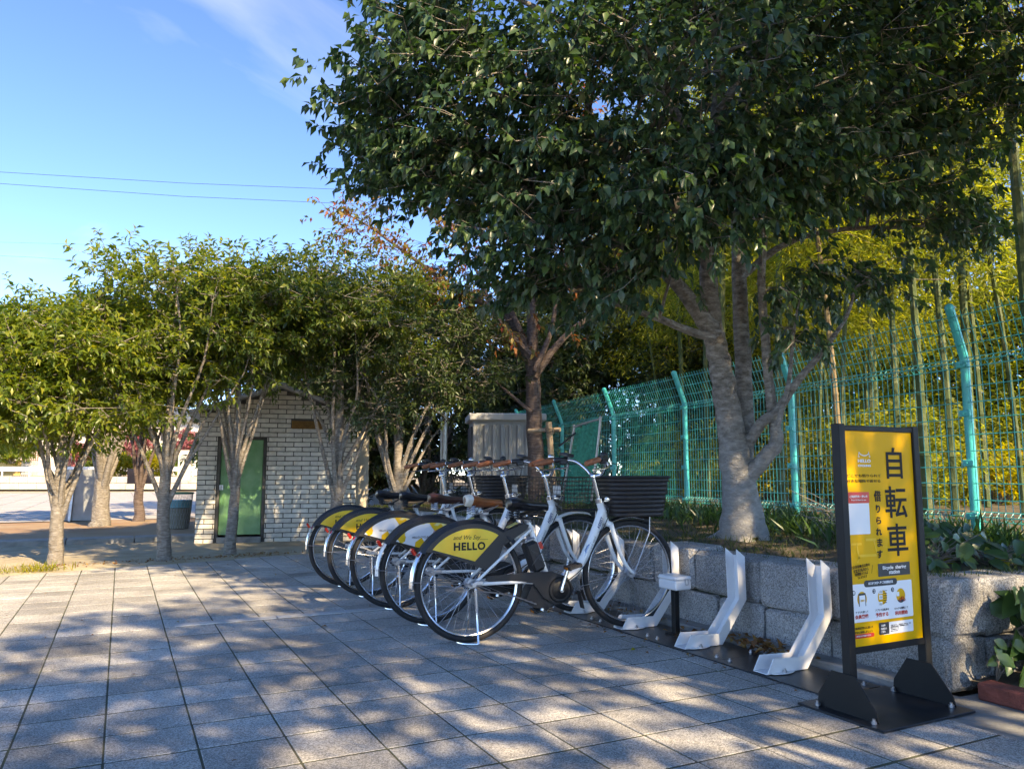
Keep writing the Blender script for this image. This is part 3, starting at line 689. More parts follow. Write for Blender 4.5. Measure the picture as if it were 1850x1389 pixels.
def tx(Q, body, x0, y0, x1, y1, m, lay, bold=0.0, h=None):
    """fit the words into the box they fill in the photo"""
    a = Q(x0, (y0 + y1) / 2)[0]; c = Q(x1, (y0 + y1) / 2)[0]; t = Q((x0 + x1) / 2, y0)[1]; e = Q((x0 + x1) / 2, y1)[1]
    o = text(body, (t - e) * 1.12, ((a + c) / 2, LY(lay), (t + e) / 2), m, pan, bold=bold)
    bpy.context.view_layer.update(); w_ = o.dimensions.x; h_ = o.dimensions.y
    if w_ > 1e-4 and h_ > 1e-4:
        k = (t - e) / h_; o.data.size *= k; o.scale = ((c - a) / (w_ * k), 1, 1)
    bpy.context.view_layer.update(); return o
# pale bicycle drawn behind the words
bk = MB(); lay = LY(1)
def bar(p, q, wd):
    (x0, z0), (x1, z1) = Q4(*p), Q4(*q); dx, dz = x1 - x0, z1 - z0; l = math.hypot(dx, dz); nx, nz = -dz / l * wd, dx / l * wd
    bk.prism([(x0 + nx, z0 + nz), (x1 + nx, z1 + nz), (x1 - nx, z1 - nz), (x0 - nx, z0 - nz)], 'y', lay, lay + .0003)
bar((350, 140), (465, 135), .0045); bar((410, 140), (440, 300), .004); bar((510, 90), (620, 85), .005); bar((595, 90), (640, 260), .004); bar((440, 265), (640, 255), .005); bar((440, 280), (420, 340), .004)
bk.build('bicycle_graphic', pale_yellow, pan)
for cx, cy, a0, a1 in ((300, 410, -20, 95), (675, 400, 20, 240)):
    x0, z0 = Q4(cx, cy); r0 = .020; ring = MB(); n = 20
    for k in range(n):
        t0, t1 = R(a0 + (a1 - a0) * k / n), R(a0 + (a1 - a0) * (k + 1) / n)
        ring.prism([(x0 + r * math.cos(t), z0 + r * math.sin(t)) for r, t in ((r0 - .004, t0), (r0 + .004, t0), (r0 + .004, t1), (r0 - .004, t1))], 'y', lay, lay + .0003)
    ring.build('bicycle_graphic', pale_yellow, pan)
tx(Q3, '自', 765, 335, 945, 690, ink, 2, .0016); tx(Q3, '転', 755, 775, 1000, 1135, ink, 2, .0016); tx(Q4, '車', 745, -60, 968, 295, ink, 2, .0016)
for ch, Q, bb in (('借', Q3, (625, 805, 705, 930)), ('り', Q3, (648, 965, 695, 1055)), ('ら', Q3, (650, 1100, 706, 1185)), ('れ', Q3, (648, 1230, 714, 1315)), ('ま', Q4, (632, 82, 690, 172)), ('す', Q4, (632, 208, 692, 296))):
    tx(Q, ch, *bb, ink, 2, .0012)
tx(Q3, 'HELLO', 440, 440, 585, 478, white_ink, 2, .0006); tx(Q3, 'CYCLING', 441, 500, 588, 525, white_ink, 2, .0006)
lg = MB(); pts = [(x, z) for x, z in (Q3(*p) for p in ((455, 365), (475, 385), (510, 397), (545, 390), (565, 368)))]
lg.tube([(x, LY(2), z) for x, z in smoothpts(pts, 4)], [.0012 + .0014 * math.sin(math.pi * k / 16) for k in range(17)], 6)
for a_, c_, e_ in (((455, 352), (448, 395), (450, 408)), ((560, 352), (570, 395), (573, 408))):
    lg.tube([(Q3(*a_)[0], LY(2), Q3(*a_)[1]), (Q3(*c_)[0], LY(2), Q3(*c_)[1])], .0011, 6)
    x0, z0 = Q3(*e_); lg.tube([(x0 + .0032 * math.cos(t), LY(2), z0 + .0032 * math.sin(t)) for t in np.linspace(0, 6.1, 14)], .0010, 6, closed=True)
lg.build('logo', white_ink, pan)
tx(Q3, 'どこでも借りられて', 315, 610, 700, 645, ink, 2); tx(Q3, '好きな場所で返せる', 315, 671, 700, 707, ink, 2)
rect(Q3, 332, 815, 574, 1295, white_ink, 1, 'card', .004); rect(Q3, 331, 812, 571, 940, red_ink, 2, 'card_header', .004)
tx(Q3, 'ご利用料金・使い方', 345, 850, 548, 880, white_ink, 3, .0003); tx(Q3, 'Price & How to use', 365, 893, 532, 912, white_ink, 3)
for q_, (t_, x0, y0, x1, y1) in enumerate((('お店発着拠点は他の', 345, 362, 552, 398), ('充電済自転車から', 375, 402, 540, 442), ('利用開始できるよ', 388, 442, 535, 478), ('うになります', 418, 482, 522, 512))):
    o = tx(Q4, t_, x0, y0, x1, y1, ink, 2); o.rotation_euler = (R(90), R(-5), 0)
for a_, c_ in (((330, 435), (360, 530)), ((582, 362), (572, 455))):
    q = MB(); q.tube([(Q4(*a_)[0], LY(2), Q4(*a_)[1]), (Q4(*c_)[0], LY(2), Q4(*c_)[1])], .0006, 4); q.build('stroke', ink, pan)
rect(Q4, 643, 338, 990, 478, navy, 2, 'caption_box', .003); tx(Q4, 'Bicycle  sharing', 690, 362, 945, 412, white_ink, 3, .0004); tx(Q4, 'station', 760, 417, 878, 458, white_ink, 3, .0004)
rect(Q4, 312, 552, 1020, 962, white_ink, 1, 'steps_panel', .006); rect(Q4, 488, 519, 850, 592, navy, 2, 'caption_pill', .02)
tx(Q4, 'はじめての方へ ▼ ご利用開始方法', 535, 540, 802, 572, white_ink, 3, .0003)
def disc(c, r, m, lay, name, cut=None):
    x0, z0 = Q4(*c); q = MB(); q.prism([(x0 + r * math.cos(t), z0 + r * 1.05 * math.sin(t)) for t in np.linspace(0, 6.283, 33)[:-1] if cut is None or math.sin(t) > cut], 'y', LY(lay), LY(lay) + .0004); return q.build(name, m, pan)
for c, n_ in (((468, 735), '1'), ((690, 715), '2'), ((890, 695), '3')): disc(c, .0285, sign_yellow, 2, 'step_disc')
for c in ((377, 670), (598, 650), (800, 632)): disc(c, .0095, navy, 2, 'step_badge')
for (x, y), n_ in (((377, 670), '1'), ((598, 650), '2'), ((800, 632), '3')): tx(Q4, n_, x - 7, y - 16, x + 7, y + 16, white_ink, 3)
rect(Q4, 430, 672, 508, 815, navy, 3, 'phone_graphic', .003); rect(Q4, 438, 695, 500, 815, white_ink, 4, 'phone_screen', .001); tx(Q4, '自転車', 448, 740, 490, 765, sign_yellow, 5)
for k, y in enumerate((630, 690, 765)): rect(Q4, 652, y, 690, y + 48, white_ink, 3, 'map_card', .001); tx(Q4, '⊗', 658, y + 14, 684, y + 38, ink, 4)
for k in range(6): rect(Q4, 700, 640 + k * 26, 738, 647 + k * 26, ink, 3, 'map_line', .0005)
q = MB(); x0, z0 = Q4(890, 695); q.prism([(x0 + .0285 * math.cos(t), z0 + .030 * math.sin(t)) for t in np.linspace(R(215), R(325), 14)], 'y', LY(3), LY(3) + .0004); q.build('ground_graphic', navy, pan)
rect(Q4, 842, 655, 872, 702, white_ink, 3, 'post_graphic', .001)
q = MB()
for x in (882, 925):
    x0, z0 = Q4(x, 738); q.tube([(x0 + .006 * math.cos(t), LY(4), z0 + .006 * math.sin(t)) for t in np.linspace(0, 6.1, 16)], .0012, 5, closed=True)
x0, z0 = Q4(904, 722); q.tube([(x0 - .009, LY(4), z0 - .004), (x0 - .004, LY(4), z0 + .006), (x0 + .006, LY(4), z0 + .006), (x0 + .010, LY(4), z0 - .004), (x0 - .001, LY(4), z0 - .005), (x0 - .004, LY(4), z0 + .006)], .0013, 5); q.build('small_bicycle_graphic', red_ink, pan)
for t_, x0, x1, y in (('アプリを使って', 397, 537, 880), ('アプリで自転車を', 612, 762, 853), ('ロックを解除して', 823, 968, 832)): tx(Q4, t_, x0, y - 13, x1, y + 13, ink, 2)
for t_, x0, x1, y in (('会員登録', 392, 538, 930), ('予約する', 618, 757, 906), ('利用開始', 828, 966, 884)): tx(Q4, t_, x0, y - 23, x1, y + 23, red_ink, 2, .0005)
tx(Q4, '自転車はきれいに使って', 385, 1038, 588, 1066, ink, 2); tx(Q4, '安全に返却しましょう', 392, 1082, 582, 1108, ink, 2)
rect(Q4, 360, 1113, 605, 1160, red_ink, 1, 'note_pill', .02); tx(Q4, 'ご利用前に必ずお読みください', 400, 1127, 565, 1146, white_ink, 2)
rect(Q4, 700, 972, 1028, 1103, white_ink, 1, 'contact_box', .003); rect(Q4, 655, 988, 765, 1120, navy, 2, 'contact_header', .003)
for k, t_ in enumerate(('自転車', '事務局の', 'ご案内')): tx(Q4, t_, 675, 1012 + 34 * k, 738 - (18 if k != 1 else 0), 1036 + 34 * k, white_ink, 3)
for k, (t_, x1) in enumerate((('お問い合わせ・ご利用案内・返却方法・料金', 1000), ('駐輪場所の確認・利用時間のご案内', 972), ('専用アプリより', 868), ('お電話にて', 872), ('受付しています', 862))): tx(Q4, t_, 780, 1008 + 17.5 * k - (x1 - 780) * .03, x1, 1020 + 17.5 * k - (x1 - 780) * .03, navy, 2)

# ================================================================== BICYCLES
def arc(c, r, a0, a1, n, y=0.0): return [(c[0] + r * math.cos(R(a0 + (a1 - a0) * k / n)), y, c[1] + r * math.sin(R(a0 + (a1 - a0) * k / n))) for k in range(n + 1)]
FH = 1.072           # wheelbase
def strip_arc(b, c, r, a0, a1, n, w0, th=.003, crown=.012):
    """a curved mudguard blade: centre c (x,z), crowned across its width"""
    prof = [(-w0, -crown), (-w0 * .6, -.003), (0, 0), (w0 * .6, -.003), (w0, -crown)]
    V = []; Fs = []
    for k in range(n + 1):
        a = R(a0 + (a1 - a0) * k / n)
        for y, dr in prof: V.append((c[0] + (r + dr) * math.cos(a), y, c[1] + (r + dr) * math.sin(a)))
        for y, dr in prof: V.append((c[0] + (r + dr - th) * math.cos(a), y * .97, c[1] + (r + dr - th) * math.sin(a)))
    for k in range(n):
        for j in range(4):
            A_ = k * 10 + j; B_ = (k + 1) * 10 + j; Fs += [(A_, A_ + 1, B_ + 1, B_), (A_ + 5, B_ + 5, B_ + 6, A_ + 6)]
        Fs += [(k * 10, (k + 1) * 10, (k + 1) * 10 + 5, k * 10 + 5), (k * 10 + 4, k * 10 + 9, (k + 1) * 10 + 9, (k + 1) * 10 + 4)]
    b.add(V, Fs)
def wheel_meshes():
    rim = MB(); rim.tube(arc((0, 0), .298, 0, 360, 56)[:-1], .0105, 8, closed=True)
    ty = MB(); ty.tube(arc((0, 0), .316, 0, 360, 64)[:-1], .0195, 10, closed=True)
    sp = MB()
    for k in range(36):
        s = 1 if k % 2 else -1; a = R(k * 10); a2 = a + R(52) * (1 if (k // 2) % 2 else -1)
        sp.tube([(.024 * math.cos(a2), s * .028, .024 * math.sin(a2)), (.292 * math.cos(a), 0, .292 * math.sin(a))], .0010, 3, caps=False)
    hb = MB(); hb.tube([(0, -.055, 0), (0, .055, 0)], .007, 8); hb.tube([(0, -.034, 0), (0, -.026, 0), (0, -.024, 0), (0, .024, 0), (0, .026, 0), (0, .034, 0)], [.027, .027, .016, .016, .027, .027], 14)
    return rim.mesh('wheel', chrome, True), ty.mesh('tyre', rubber, True), sp.mesh('spokes', steel), hb.mesh('hub', steel, True)
WM = wheel_meshes(); ROT = {}
def wheel(parent, loc, rot):
    o = link(bpy.data.objects.new('wheel', WM[0]), parent); o.location = loc; o.rotation_euler = (0, rot, 0)
    for n_, me in zip(('tyre', 'spokes', 'hub'), WM[1:]): link(bpy.data.objects.new(n_, me), o)
    return o
guard_white = None
def guard_mat(kind):
    nm = 'guard_print_' + kind
    if nm in MATS: return MATS[nm]
    if kind == 'yellow': return mat(nm, (.82, .43, .012), .35, col2=(.86, .55, .04), scale=9)
    m = mat(nm, (.6, .6, .6), .35); n = m.node_tree; bs = n.nodes['Principled BSDF']; t = n.nodes.new('ShaderNodeTexCoord')
    mp_ = n.nodes.new('ShaderNodeMapping'); mp_.inputs['Rotation'].default_value = (0, .6, 0); v = n.nodes.new('ShaderNodeTexVoronoi'); v.distance = 'CHEBYCHEV'; v.inputs['Scale'].default_value = 17
    n.links.new(t.outputs['Object'], mp_.inputs['Vector']); n.links.new(mp_.outputs['Vector'], v.inputs['Vector'])
    s = n.nodes.new('ShaderNodeSeparateColor'); n.links.new(v.outputs['Color'], s.inputs['Color']); r = n.nodes.new('ShaderNodeValToRGB'); r.color_ramp.interpolation = 'CONSTANT'
    e = r.color_ramp.elements; e[0].color = (.66, .68, .70, 1); e[1].position = .58; e[1].color = (.82, .45, .015, 1)
    for p_, c_ in ((.74, (.72, .62, .25, 1)), (.86, (.66, .68, .70, 1)), (.95, (.03, .03, .03, 1))): x = e.new(p_); x.color = c_
    n.links.new(s.outputs['Red'], r.inputs['Fac']); n.links.new(r.outputs['Color'], bs.inputs['Base Color']); return m

def bicycle(idx, loc, rz, label, saddle, basket, guard, fender_m, steer=0.0, phone=False):
    root = empty('bicycle', loc, rz, label, 'bicycle', 'shared bicycles parked in the docks')
    wheel(root, (0, 0, .336), idx * .37); wheel(root, (FH, 0, .346), idx * .51 + .2)
    # frame
    b = MB()
    b.tube(smoothpts([(.555, 0, .318), (.61, 0, .328), (.67, 0, .360), (.735, 0, .43), (.81, 0, .57), (.868, 0, .70), (.885, 0, .745)], 4), [.026] * 8 + [.0285] * 8 + [.029] * 9, 12)
    b.tube([(.905, 0, .665), (.860, 0, .812)], .0245, 12)
    b.tube([(.505, 0, .33), (.365, 0, .695)], .0165, 10)
    for s in (-1, 1):
        b.tube(smoothpts([(.50, s * .045, .318), (.30, s * .058, .335), (.02, s * .066, .337)], 4), [.0125] * 4 + [.011] * 5, 8)
        b.tube(smoothpts([(.385, s * .022, .64), (.20, s * .058, .50), (.01, s * .066, .345)], 4), .0085, 8)
    b.build('frame', frame_white, root, True)
    b = MB(); b.tube([(.874, -.0305, .735), (.874, -.0305, .735)], .001, 4)
    text('and wind', .022, (.80, -.0302, .545), mat('grey_print', (.25, .27, .30), .5), root, rot=(R(90), R(-65), 0), sx=1.0)
    text('ASSIST', .026, (.853, -.0302, .665), mat('blue_print', (.05, .08, .18), .5), root, rot=(R(90), R(-66), 0), bold=.0008)
    # fork + front mudguard
    b = MB(); b.box((.918, 0, .655), (.05, .10, .035), Matrix.Rotation(R(17), 3, 'Y'), bev=.012)
    for s in (-1, 1): b.tube(smoothpts([(.918, s * .048, .655), (.955, s * .052, .54), (1.0, s * .054, .43), (1.04, s * .055, .375), (FH, s * .055, .346)], 4), [.0165 - .0005 * k for k in range(17)], 10)
    b.build('fork', frame_white, root, True)
    b = MB(); strip_arc(b, (FH, .346), .362, 65, 205, 22, .026); b.build('front_mudguard', fender_m, root, True)
    b = MB()
    for s in (-1, 1): b.tube([(FH, s * .06, .346), (FH + .362 * math.cos(R(190)), s * .026, .346 + .352 * math.sin(R(190)))], .0024, 5)
    b.build('mudguard_stay', steel, root)
    b = MB(); b.box((FH - .362 * .965, 0, .20), (.006, .052, .11), Matrix.Rotation(R(-14), 3, 'Y'), bev=.002); b.build('mud_flap', black_plastic, root)
    # rear mudguard: black hood, metal tail, reflector
    b = MB(); strip_arc(b, (0, .336), .368, 40, 148, 24, .047, crown=.03); b.build('rear_mudguard', black_plastic, root, True)
    b = MB(); strip_arc(b, (0, .336), .364, 147, 182, 10, .030); b.build('mudguard_tail', fender_m if idx % 2 else chrome, root, True)
    b = MB(); b.box((-.342, 0, .527), (.02, .04, .045), Matrix.Rotation(R(-32), 3, 'Y'), bev=.006); b.build('reflector', red_lens, root)
    b = MB()
    for s in (-1, 1): b.tube([(0, s * .062, .336), (.364 * math.cos(R(176)), s * .03, .336 + .36 * math.sin(R(176)))], .0024, 5)
    b.build('mudguard_stay', steel, root)
    # skirt guards with their print
    gm = guard_mat(guard)
    for s in (-1, 1):
        back = [(x, z) for x, _, z in arc((0, .336), .345, 52, 146, 18)] + [(-.215, .520), (.0, .445), (.135, .395), (.155, .46)]
        b = MB(); b.prism(back, 'y', s * .052 - .0025, s * .052 + .0025); gd = b.build('skirt_guard', black_plastic, root)
        face = [(x, z) for x, _, z in arc((0, .336), .318, 60, 140, 18)] + [(.012, .466)]
        b = MB(); b.prism(face, 'y', s * .0555 - .0008, s * .0555 + .0008); b.build('print', gm, gd)
        if s < 0:
            yy = -.0568
            if guard == 'yellow':
                text('HELLO', .060, (-.022, yy, .551), ink, gd, bold=.0022, spacing=1.12); text('and We Say___', .034, (-.015, yy, .603), ink, gd, shear=.35)
            else:
                text('HELLO CYCLING', .017, (-.075, yy, .562), ink, gd, bold=.0003); text('HELLO', .030, (.045, yy, .598), red_ink if idx == 1 else ink, gd, shear=.3)
    # saddle
    sx = .372; sm = MB(); prof = [(-.140, .03, .008), (-.130, .062, .014), (-.10, .082, .016), (-.05, .072, .008), (.0, .047, -.002), (.06, .029, -.006), (.115, .022, -.010), (.133, .012, -.016)]
    V = []; n = 14
    for px_, w_, dz in prof:
        for k in range(n):
            a = 2 * math.pi * k / n; yy = w_ * math.cos(a); zz = ((.018 + .14 * w_) if math.sin(a) > 0 else (.022 + .45 * w_)) * math.sin(a) * (1 if math.sin(a) > 0 else (.55 + .45 * (1 - abs(math.cos(a)))))
            V.append((sx + px_, yy, .785 + dz + zz))
    Fs = [(i * n + k, i * n + (k + 1) % n, (i + 1) * n + (k + 1) % n, (i + 1) * n + k) for i in range(len(prof) - 1) for k in range(n)] + [tuple(range(n)), tuple(range((len(prof) - 1) * n, len(prof) * n))]
    sm.add(V, Fs); sm.v = [(x, y, z) for x, y, z in sm.v]
    smt = {'black': saddle_black, 'brown': saddle_brown, 'tan': saddle_tan}[saddle]; sd_ = sm.build('saddle', smt, root, True)
    if saddle == 'tan':
        q = MB(); q.add([(x, y * 1.03, .785 + (z - .785) * 1.06) for x, y, z in V[:3 * n]], [f_ for f_ in Fs[:2 * n]] + [tuple(range(n))]); q.build('saddle_rear_panel', cream, sd_, True)
    q = MB()
    for s in (-1, 1):
        q.tube([(sx - .09 + .014 * math.cos(t), s * .045 + .014 * math.sin(t), .700 + .009 * t / 6.28 * 1.6) for t in np.linspace(0, 6.28 * 4, 40)], .0045, 5)
        q.tube([(sx - .09, s * .045, .70), (sx + .0, s * .03, .705), (sx + .11, s * .012, .765)], .004, 5)
    q.box((sx, 0, .705), (.05, .07, .022), bev=.005); q.build('saddle_springs', black_plastic if saddle == 'black' else steel, sd_)
    b = MB(); b.tube([(.382, 0, .65), (.355, 0, .72)], .0135, 10); b.build('seat_post', chrome, root, True)
    b = MB(); b.tube([(.370, 0, .680), (.364, 0, .697)], .022, 10); b.tube([(.367, -.02, .69), (.367, -.06, .68)], .005, 6); b.build('seat_clamp', steel, root, True)
    # drive: motor, chain case, cranks, pedals, battery
    b = MB(); b.prism([(.335, .225), (.40, .178), (.47, .168), (.565, .195), (.625, .25), (.630, .315), (.58, .352), (.47, .362), (.37, .30)], 'y', -.052, .052); b.build('motor', black_plastic, root)
    b = MB(); b.prism([(.075, .352), (.09, .378), (.35, .388), (.50, .386), (.60, .352), (.645, .28), (.60, .20), (.52, .195), (.44, .24), (.375, .325), (.10, .344)], 'y', -.068, -.054); cc_ = b.build('chain_case', black_plastic, root)
    b = MB(); b.tube(arc((.553, .277), .072, 0, 360, 28, -.070)[:-1], .006, 6, closed=True); b.tube([(.553, -.069, .277), (.553, -.074, .277)], [.055, .045], 20); b.build('chainring_cover', black_paint, cc_, True)
    b = MB(); ch = smoothpts([(.40, -.058, .20), (.25, -.055, .255), (.06, -.05, .292), (.0, -.05, .288)], 10); b.tube(ch, [.0055 if k % 2 else .0035 for k in range(len(ch))], 5); b.build('chain', steel, root)
    for s, a in ((-1, 72), (1, 252)):
        ex, ez = .553 + .152 * math.cos(R(a)), .277 + .152 * math.sin(R(a)); y0 = s * .082
        b = MB(); b.tube([(.553, y0, .277), ((.553 + ex) / 2, y0 + s * .006, (.277 + ez) / 2), (ex, y0 + s * .012, ez)], [.015, .011, .0125], 8); b.tube([(.553, s * .05, .277), (.553, y0 + s * .012, .277)], .014, 10); ca = b.build('crank', chrome, root, True)
        b = MB(); pr = Matrix.Rotation(R(-14), 3, 'Y'); yc = y0 + s * .065
        for dx in (-.036, .036): b.box(Vector((ex, yc, ez)) + pr @ Vector((dx, 0, 0)), (.017, .088, .026), pr, bev=.005)
        for dy in (-.038, .0, .038): b.box(Vector((ex, yc + dy, ez)), (.07, .012, .018), pr, bev=.003)
        pd = b.build('pedal', black_plastic, root)
        b = MB()
        for dx in (-.047, .047): b.box(Vector((ex, yc, ez)) + pr @ Vector((dx, 0, 0)), (.004, .04, .012), pr)
        b.build('pedal_reflector', mat('amber_reflector', (.55, .16, .02), .2), pd)
    rb = Matrix.Rotation(R(-21), 3, 'Y')
    b = MB(); b.box((.405, 0, .475), (.085, .088, .185), rb, bev=.016); bt = b.build('battery', black_plastic, root)
    b = MB(); b.box((.368, 0, .572), (.075, .07, .014), rb, bev=.005); b.tube([(.345, -.03, .575), (.345, .03, .575)], .006, 6); b.build('battery_handle', steel, bt)
    b = MB()
    for k in range(5):
        b.box((.393 + .011 * k, -.046, .445 + .012 * k), (.05, .003, .003), Matrix.Rotation(R(-55), 3, 'Y')); b.box((.393 + .011 * k, -.046, .505 - .012 * k), (.05, .003, .003), Matrix.Rotation(R(25), 3, 'Y'))
    b.build('battery_grille', mat('dark_grey_plastic', (.05, .05, .055), .4), bt)
    b = MB(); b.box((.445, -.024, .54), (.022, .003, .045), rb); b.build('sticker', red_ink, root)
    # lock unit under the saddle and its carrier arm
    b = MB(); b.prism([(.12, .545), (.17, .535), (.26, .585), (.345, .635), (.36, .665), (.33, .675), (.22, .635), (.13, .60)], 'y', -.042, .042); lu = b.build('lock_unit', black_plastic, root)
    b = MB(); b.box((.262, -.01, .664), (.07, .05, .006), Matrix.Rotation(R(-24), 3, 'Y'), bev=.002); b.build('lock_panel', mat('amber_label', (.55, .42, .12), .4), lu)
    # steering: stem, bar, grips, levers
    st = MB(); st.tube([(.866, 0, .79), (.860, 0, .815)], .027, 12); st.tube([(.861, 0, .81), (.822, 0, .955)], .0135, 10); st.box((.826, 0, .957), (.05, .035, .035), Matrix.Rotation(R(-15), 3, 'Y'), bev=.01); st.build('stem', chrome, root, True)
    Rz = Matrix.Rotation(steer, 4, 'Z'); pv = Vector((.822, 0, .957))
    def tr(p): return pv + Rz @ (Vector(p) - pv)
    hb = MB()
    barp = [(.825, 0, .957), (.845, .05, .965), (.835, .10, 1.005), (.80, .16, 1.05), (.74, .215, 1.062), (.66, .25, 1.055), (.575, .27, 1.035)]
    full = [(x, -y, z) for x, y, z in barp[::-1]][:-1] + barp
    fp = smoothpts(full, 4); hb.tube([tr(p) for p in fp], .0112, 10); hb.build('handlebar', chrome, root, True)
    for s in (-1, 1):
        b = MB(); g0 = Vector((.680, s * .243, 1.057)); g1 = Vector((.555, s * .274, 1.029)); b.tube([tr(g0.lerp(g1, t)) for t in (0, .1, .5, .9, 1)], [.014, .0175, .0185, .0175, .013], 12); b.build('grip', grip_tan, root, True)
        b = MB(); b.tube([tr(p) for p in ((.765, s * .20, 1.062), (.69, s * .24, 1.058))], .0185, 10); b.box(tr((.735, s * .205, 1.045)), (.05, .028, .03), bev=.006); b.build('shifter', black_plastic, root, True)
        b = MB(); b.tube([tr(p) for p in smoothpts([(.765, s * .195, 1.045), (.775, s * .215, 1.015), (.70, s * .262, 1.000), (.60, s * .285, .992)], 4)], [.007] * 4 + [.006] * 9, 7); b.build('brake_lever', chrome, root, True)
    b = MB(); b.box(tr((.745, .18, 1.092)), (.055, .10, .022), Rz.to_3x3() @ Matrix.Rotation(R(10), 3, 'X'), bev=.006); b.build('display', black_plastic, root)
    b = MB(); b.sphere(tr((.785, -.155, 1.085)), .024, 10, 6, (1, 1, .8)); b.build('bell', chrome if idx % 2 else black_plastic, root, True)
    b = MB()
    for s in (-1, 1): b.tube([Vector(q) for q in smoothpts([tr((.765, s * .19, 1.035)), tr((.93, s * .11, 1.02)), (.935, s * .045, .90), (.925, s * .03, .80), (.90, s * .032, .70)], 5)], .0028, 5, caps=False)
    b.tube([Vector(q) for q in smoothpts([(.905, -.036, .70), (.82, -.04, .545), (.73, -.04, .405), (.62, -.05, .33)], 5)], .003, 5, caps=False); b.build('cables', black_plastic, root, True)
    # basket
    if basket == 'wicker':
        z0, z1 = .702, .945; bk_ = MB(); nS = 9
        def ring(t, o=0.0):
            x0, x1 = .935 - .045 * t - o, 1.285 + .03 * t + o; y0 = .135 + .03 * t + o; rad = .09; pts = []
            for cx, cy, a0 in ((x1 - rad, y0 - rad, 0), (x0 + rad, y0 - rad, 90), (x0 + rad, -y0 + rad, 180), (x1 - rad, -y0 + rad, 270)):
                for k in range(5): pts.append((cx + rad * math.cos(R(a0 + k * 22.5)), cy + rad * math.sin(R(a0 + k * 22.5))))
            return pts
        bm_ = MB(); bm_.prism(ring(.02, -.006), 'z', z0, z0 + .006)
        rp = [ring(0, -.007), ring(1, -.007)]; bm_.add([(x, y, z0 + .004) for x, y in rp[0]] + [(x, y, z1 - .004) for x, y in rp[1]], [(k, (k + 1) % 20, 20 + (k + 1) % 20, 20 + k) for k in range(20)])
        bsk = bm_.build('basket', basket_brown, root)
        for k in range(nS):
            t = (k + .5) / nS; z = z0 + (z1 - z0) * t; hh = (z1 - z0) / nS * .485; pr_ = ring(t); ov = MB(); n = len(pr_); V = []
            for i, (x, y) in enumerate(pr_):
                for dz, off in ((-hh, -.0015), (-hh * .6, .003), (hh * .6, .003), (hh, -.0015)):
                    cx, cy = 1.125, 0; dx, dy = x - cx, y - cy; l = math.hypot(dx, dy); wv = .0012 * (1 if (i + k) % 2 else -1); V.append((x + dx / l * (off + wv), y + dy / l * (off + wv), z + dz))
            ov.add(V, [(i * 4 + j, ((i + 1) % n) * 4 + j, ((i + 1) % n) * 4 + j + 1, i * 4 + j + 1) for i in range(n) for j in range(3)]); ov.build('basket_band', basket_brown, bsk, True)
        rmq = MB(); rmq.tube([(x, y, z1 + .004) for x, y in ring(1, .004)], .009, 8, closed=True); rmq.build('basket_rim', basket_brown, bsk, True)
    else:
        wire_m = mat('black_basket_wire', (.015, .015, .015), .5); z0, z1 = .715, .945; bk_ = MB()
        def rc(t): return (.925 - .03 * t, 1.245 + .05 * t, .12 + .045 * t)
        for k in range(9):
            t = k / 8; x0, x1, y0 = rc(t); z = z0 + (z1 - z0) * t; r_ = .0036 if k in (0, 8) else .0019
            bk_.tube([(x0, -y0, z), (x1, -y0, z), (x1, y0, z), (x0, y0, z)], r_, 4, closed=True)
        a, c = rc(0), rc(1)
        for k in range(15):
            s = k / 14
            for sg_ in (-1, 1): bk_.tube([(a[0] + (a[1] - a[0]) * s, sg_ * a[2], z0), (c[0] + (c[1] - c[0]) * s, sg_ * c[2], z1)], .0019, 4, caps=False)
            bk_.tube([(a[0] + (a[1] - a[0]) * s, -a[2], z0), (a[0] + (a[1] - a[0]) * s, a[2], z0)], .0019, 4, caps=False)
        for k in range(12):
            s = k / 11
            for q0, q1 in ((a[0], c[0]), (a[1], c[1])): bk_.tube([(q0, -a[2] + 2 * a[2] * s, z0), (q1, -c[2] + 2 * c[2] * s, z1)], .0019, 4, caps=False)
        bsk = bk_.build('basket', wire_m, root)
        b = MB(); b.box((.918, 0, .84), (.006, .12, .10), bev=.012); b.build('basket_plate', white_paint, bsk)
    b = MB(); b.tube([(.885, 0, .78), (.95, 0, .735), (.96, 0, .708)], .008, 6)
    for s in (-1, 1): b.tube([(1.20, s * .05, .712), (1.19, s * .058, .60), (FH, s * .062, .35)], .0036, 6)
    b.build('basket_bracket', steel, root, True)
    b = MB(); b.tube([(1.165, 0, .675), (1.215, 0, .672)], [.026, .034], 12); b.box((1.16, 0, .695), (.03, .02, .03)); b.build('head_lamp', black_plastic, root, True)
    b = MB(); b.box((.915, -.05, .815), (.075, .022, .022), bev=.006); b.tube([(.89, -.02, .80), (.93, -.06, .81)], .006, 6); b.build('steering_lock', chrome, root, True)
    # stand
    b = MB()
    for s in (-1, 1): b.tube(smoothpts([(.01, s * .072, .33), (.02, s * .075, .16), (.015, s * .115, .012)], 4), .0065, 7)
    b.tube(smoothpts([(.015, -.115, .012), (-.045, -.07, .008), (-.075, 0, .008), (-.045, .07, .008), (.015, .115, .012)], 4), .0055, 7)
    b.tube([(.012, -.078, .31), (.018, -.080, .18)], .011, 8); b.build('kickstand', chrome, root, True)
    b = MB(); b.tube([(0, -.05, .336), (0, -.085, .336)], .013, 8); b.box((.03, -.075, .345), (.05, .02, .028), bev=.005); b.build('axle_nut', steel, root, True)
    b = MB(); b.tube([(0, .05, .336), (0, .085, .336)], .013, 8); b.build('axle_nut', steel, root, True)
    b = MB(); b.tube([(.0, .036, .336), (.0, .05, .336)], .040, 18); b.build('drum_brake', black_paint, root, True)
    return root
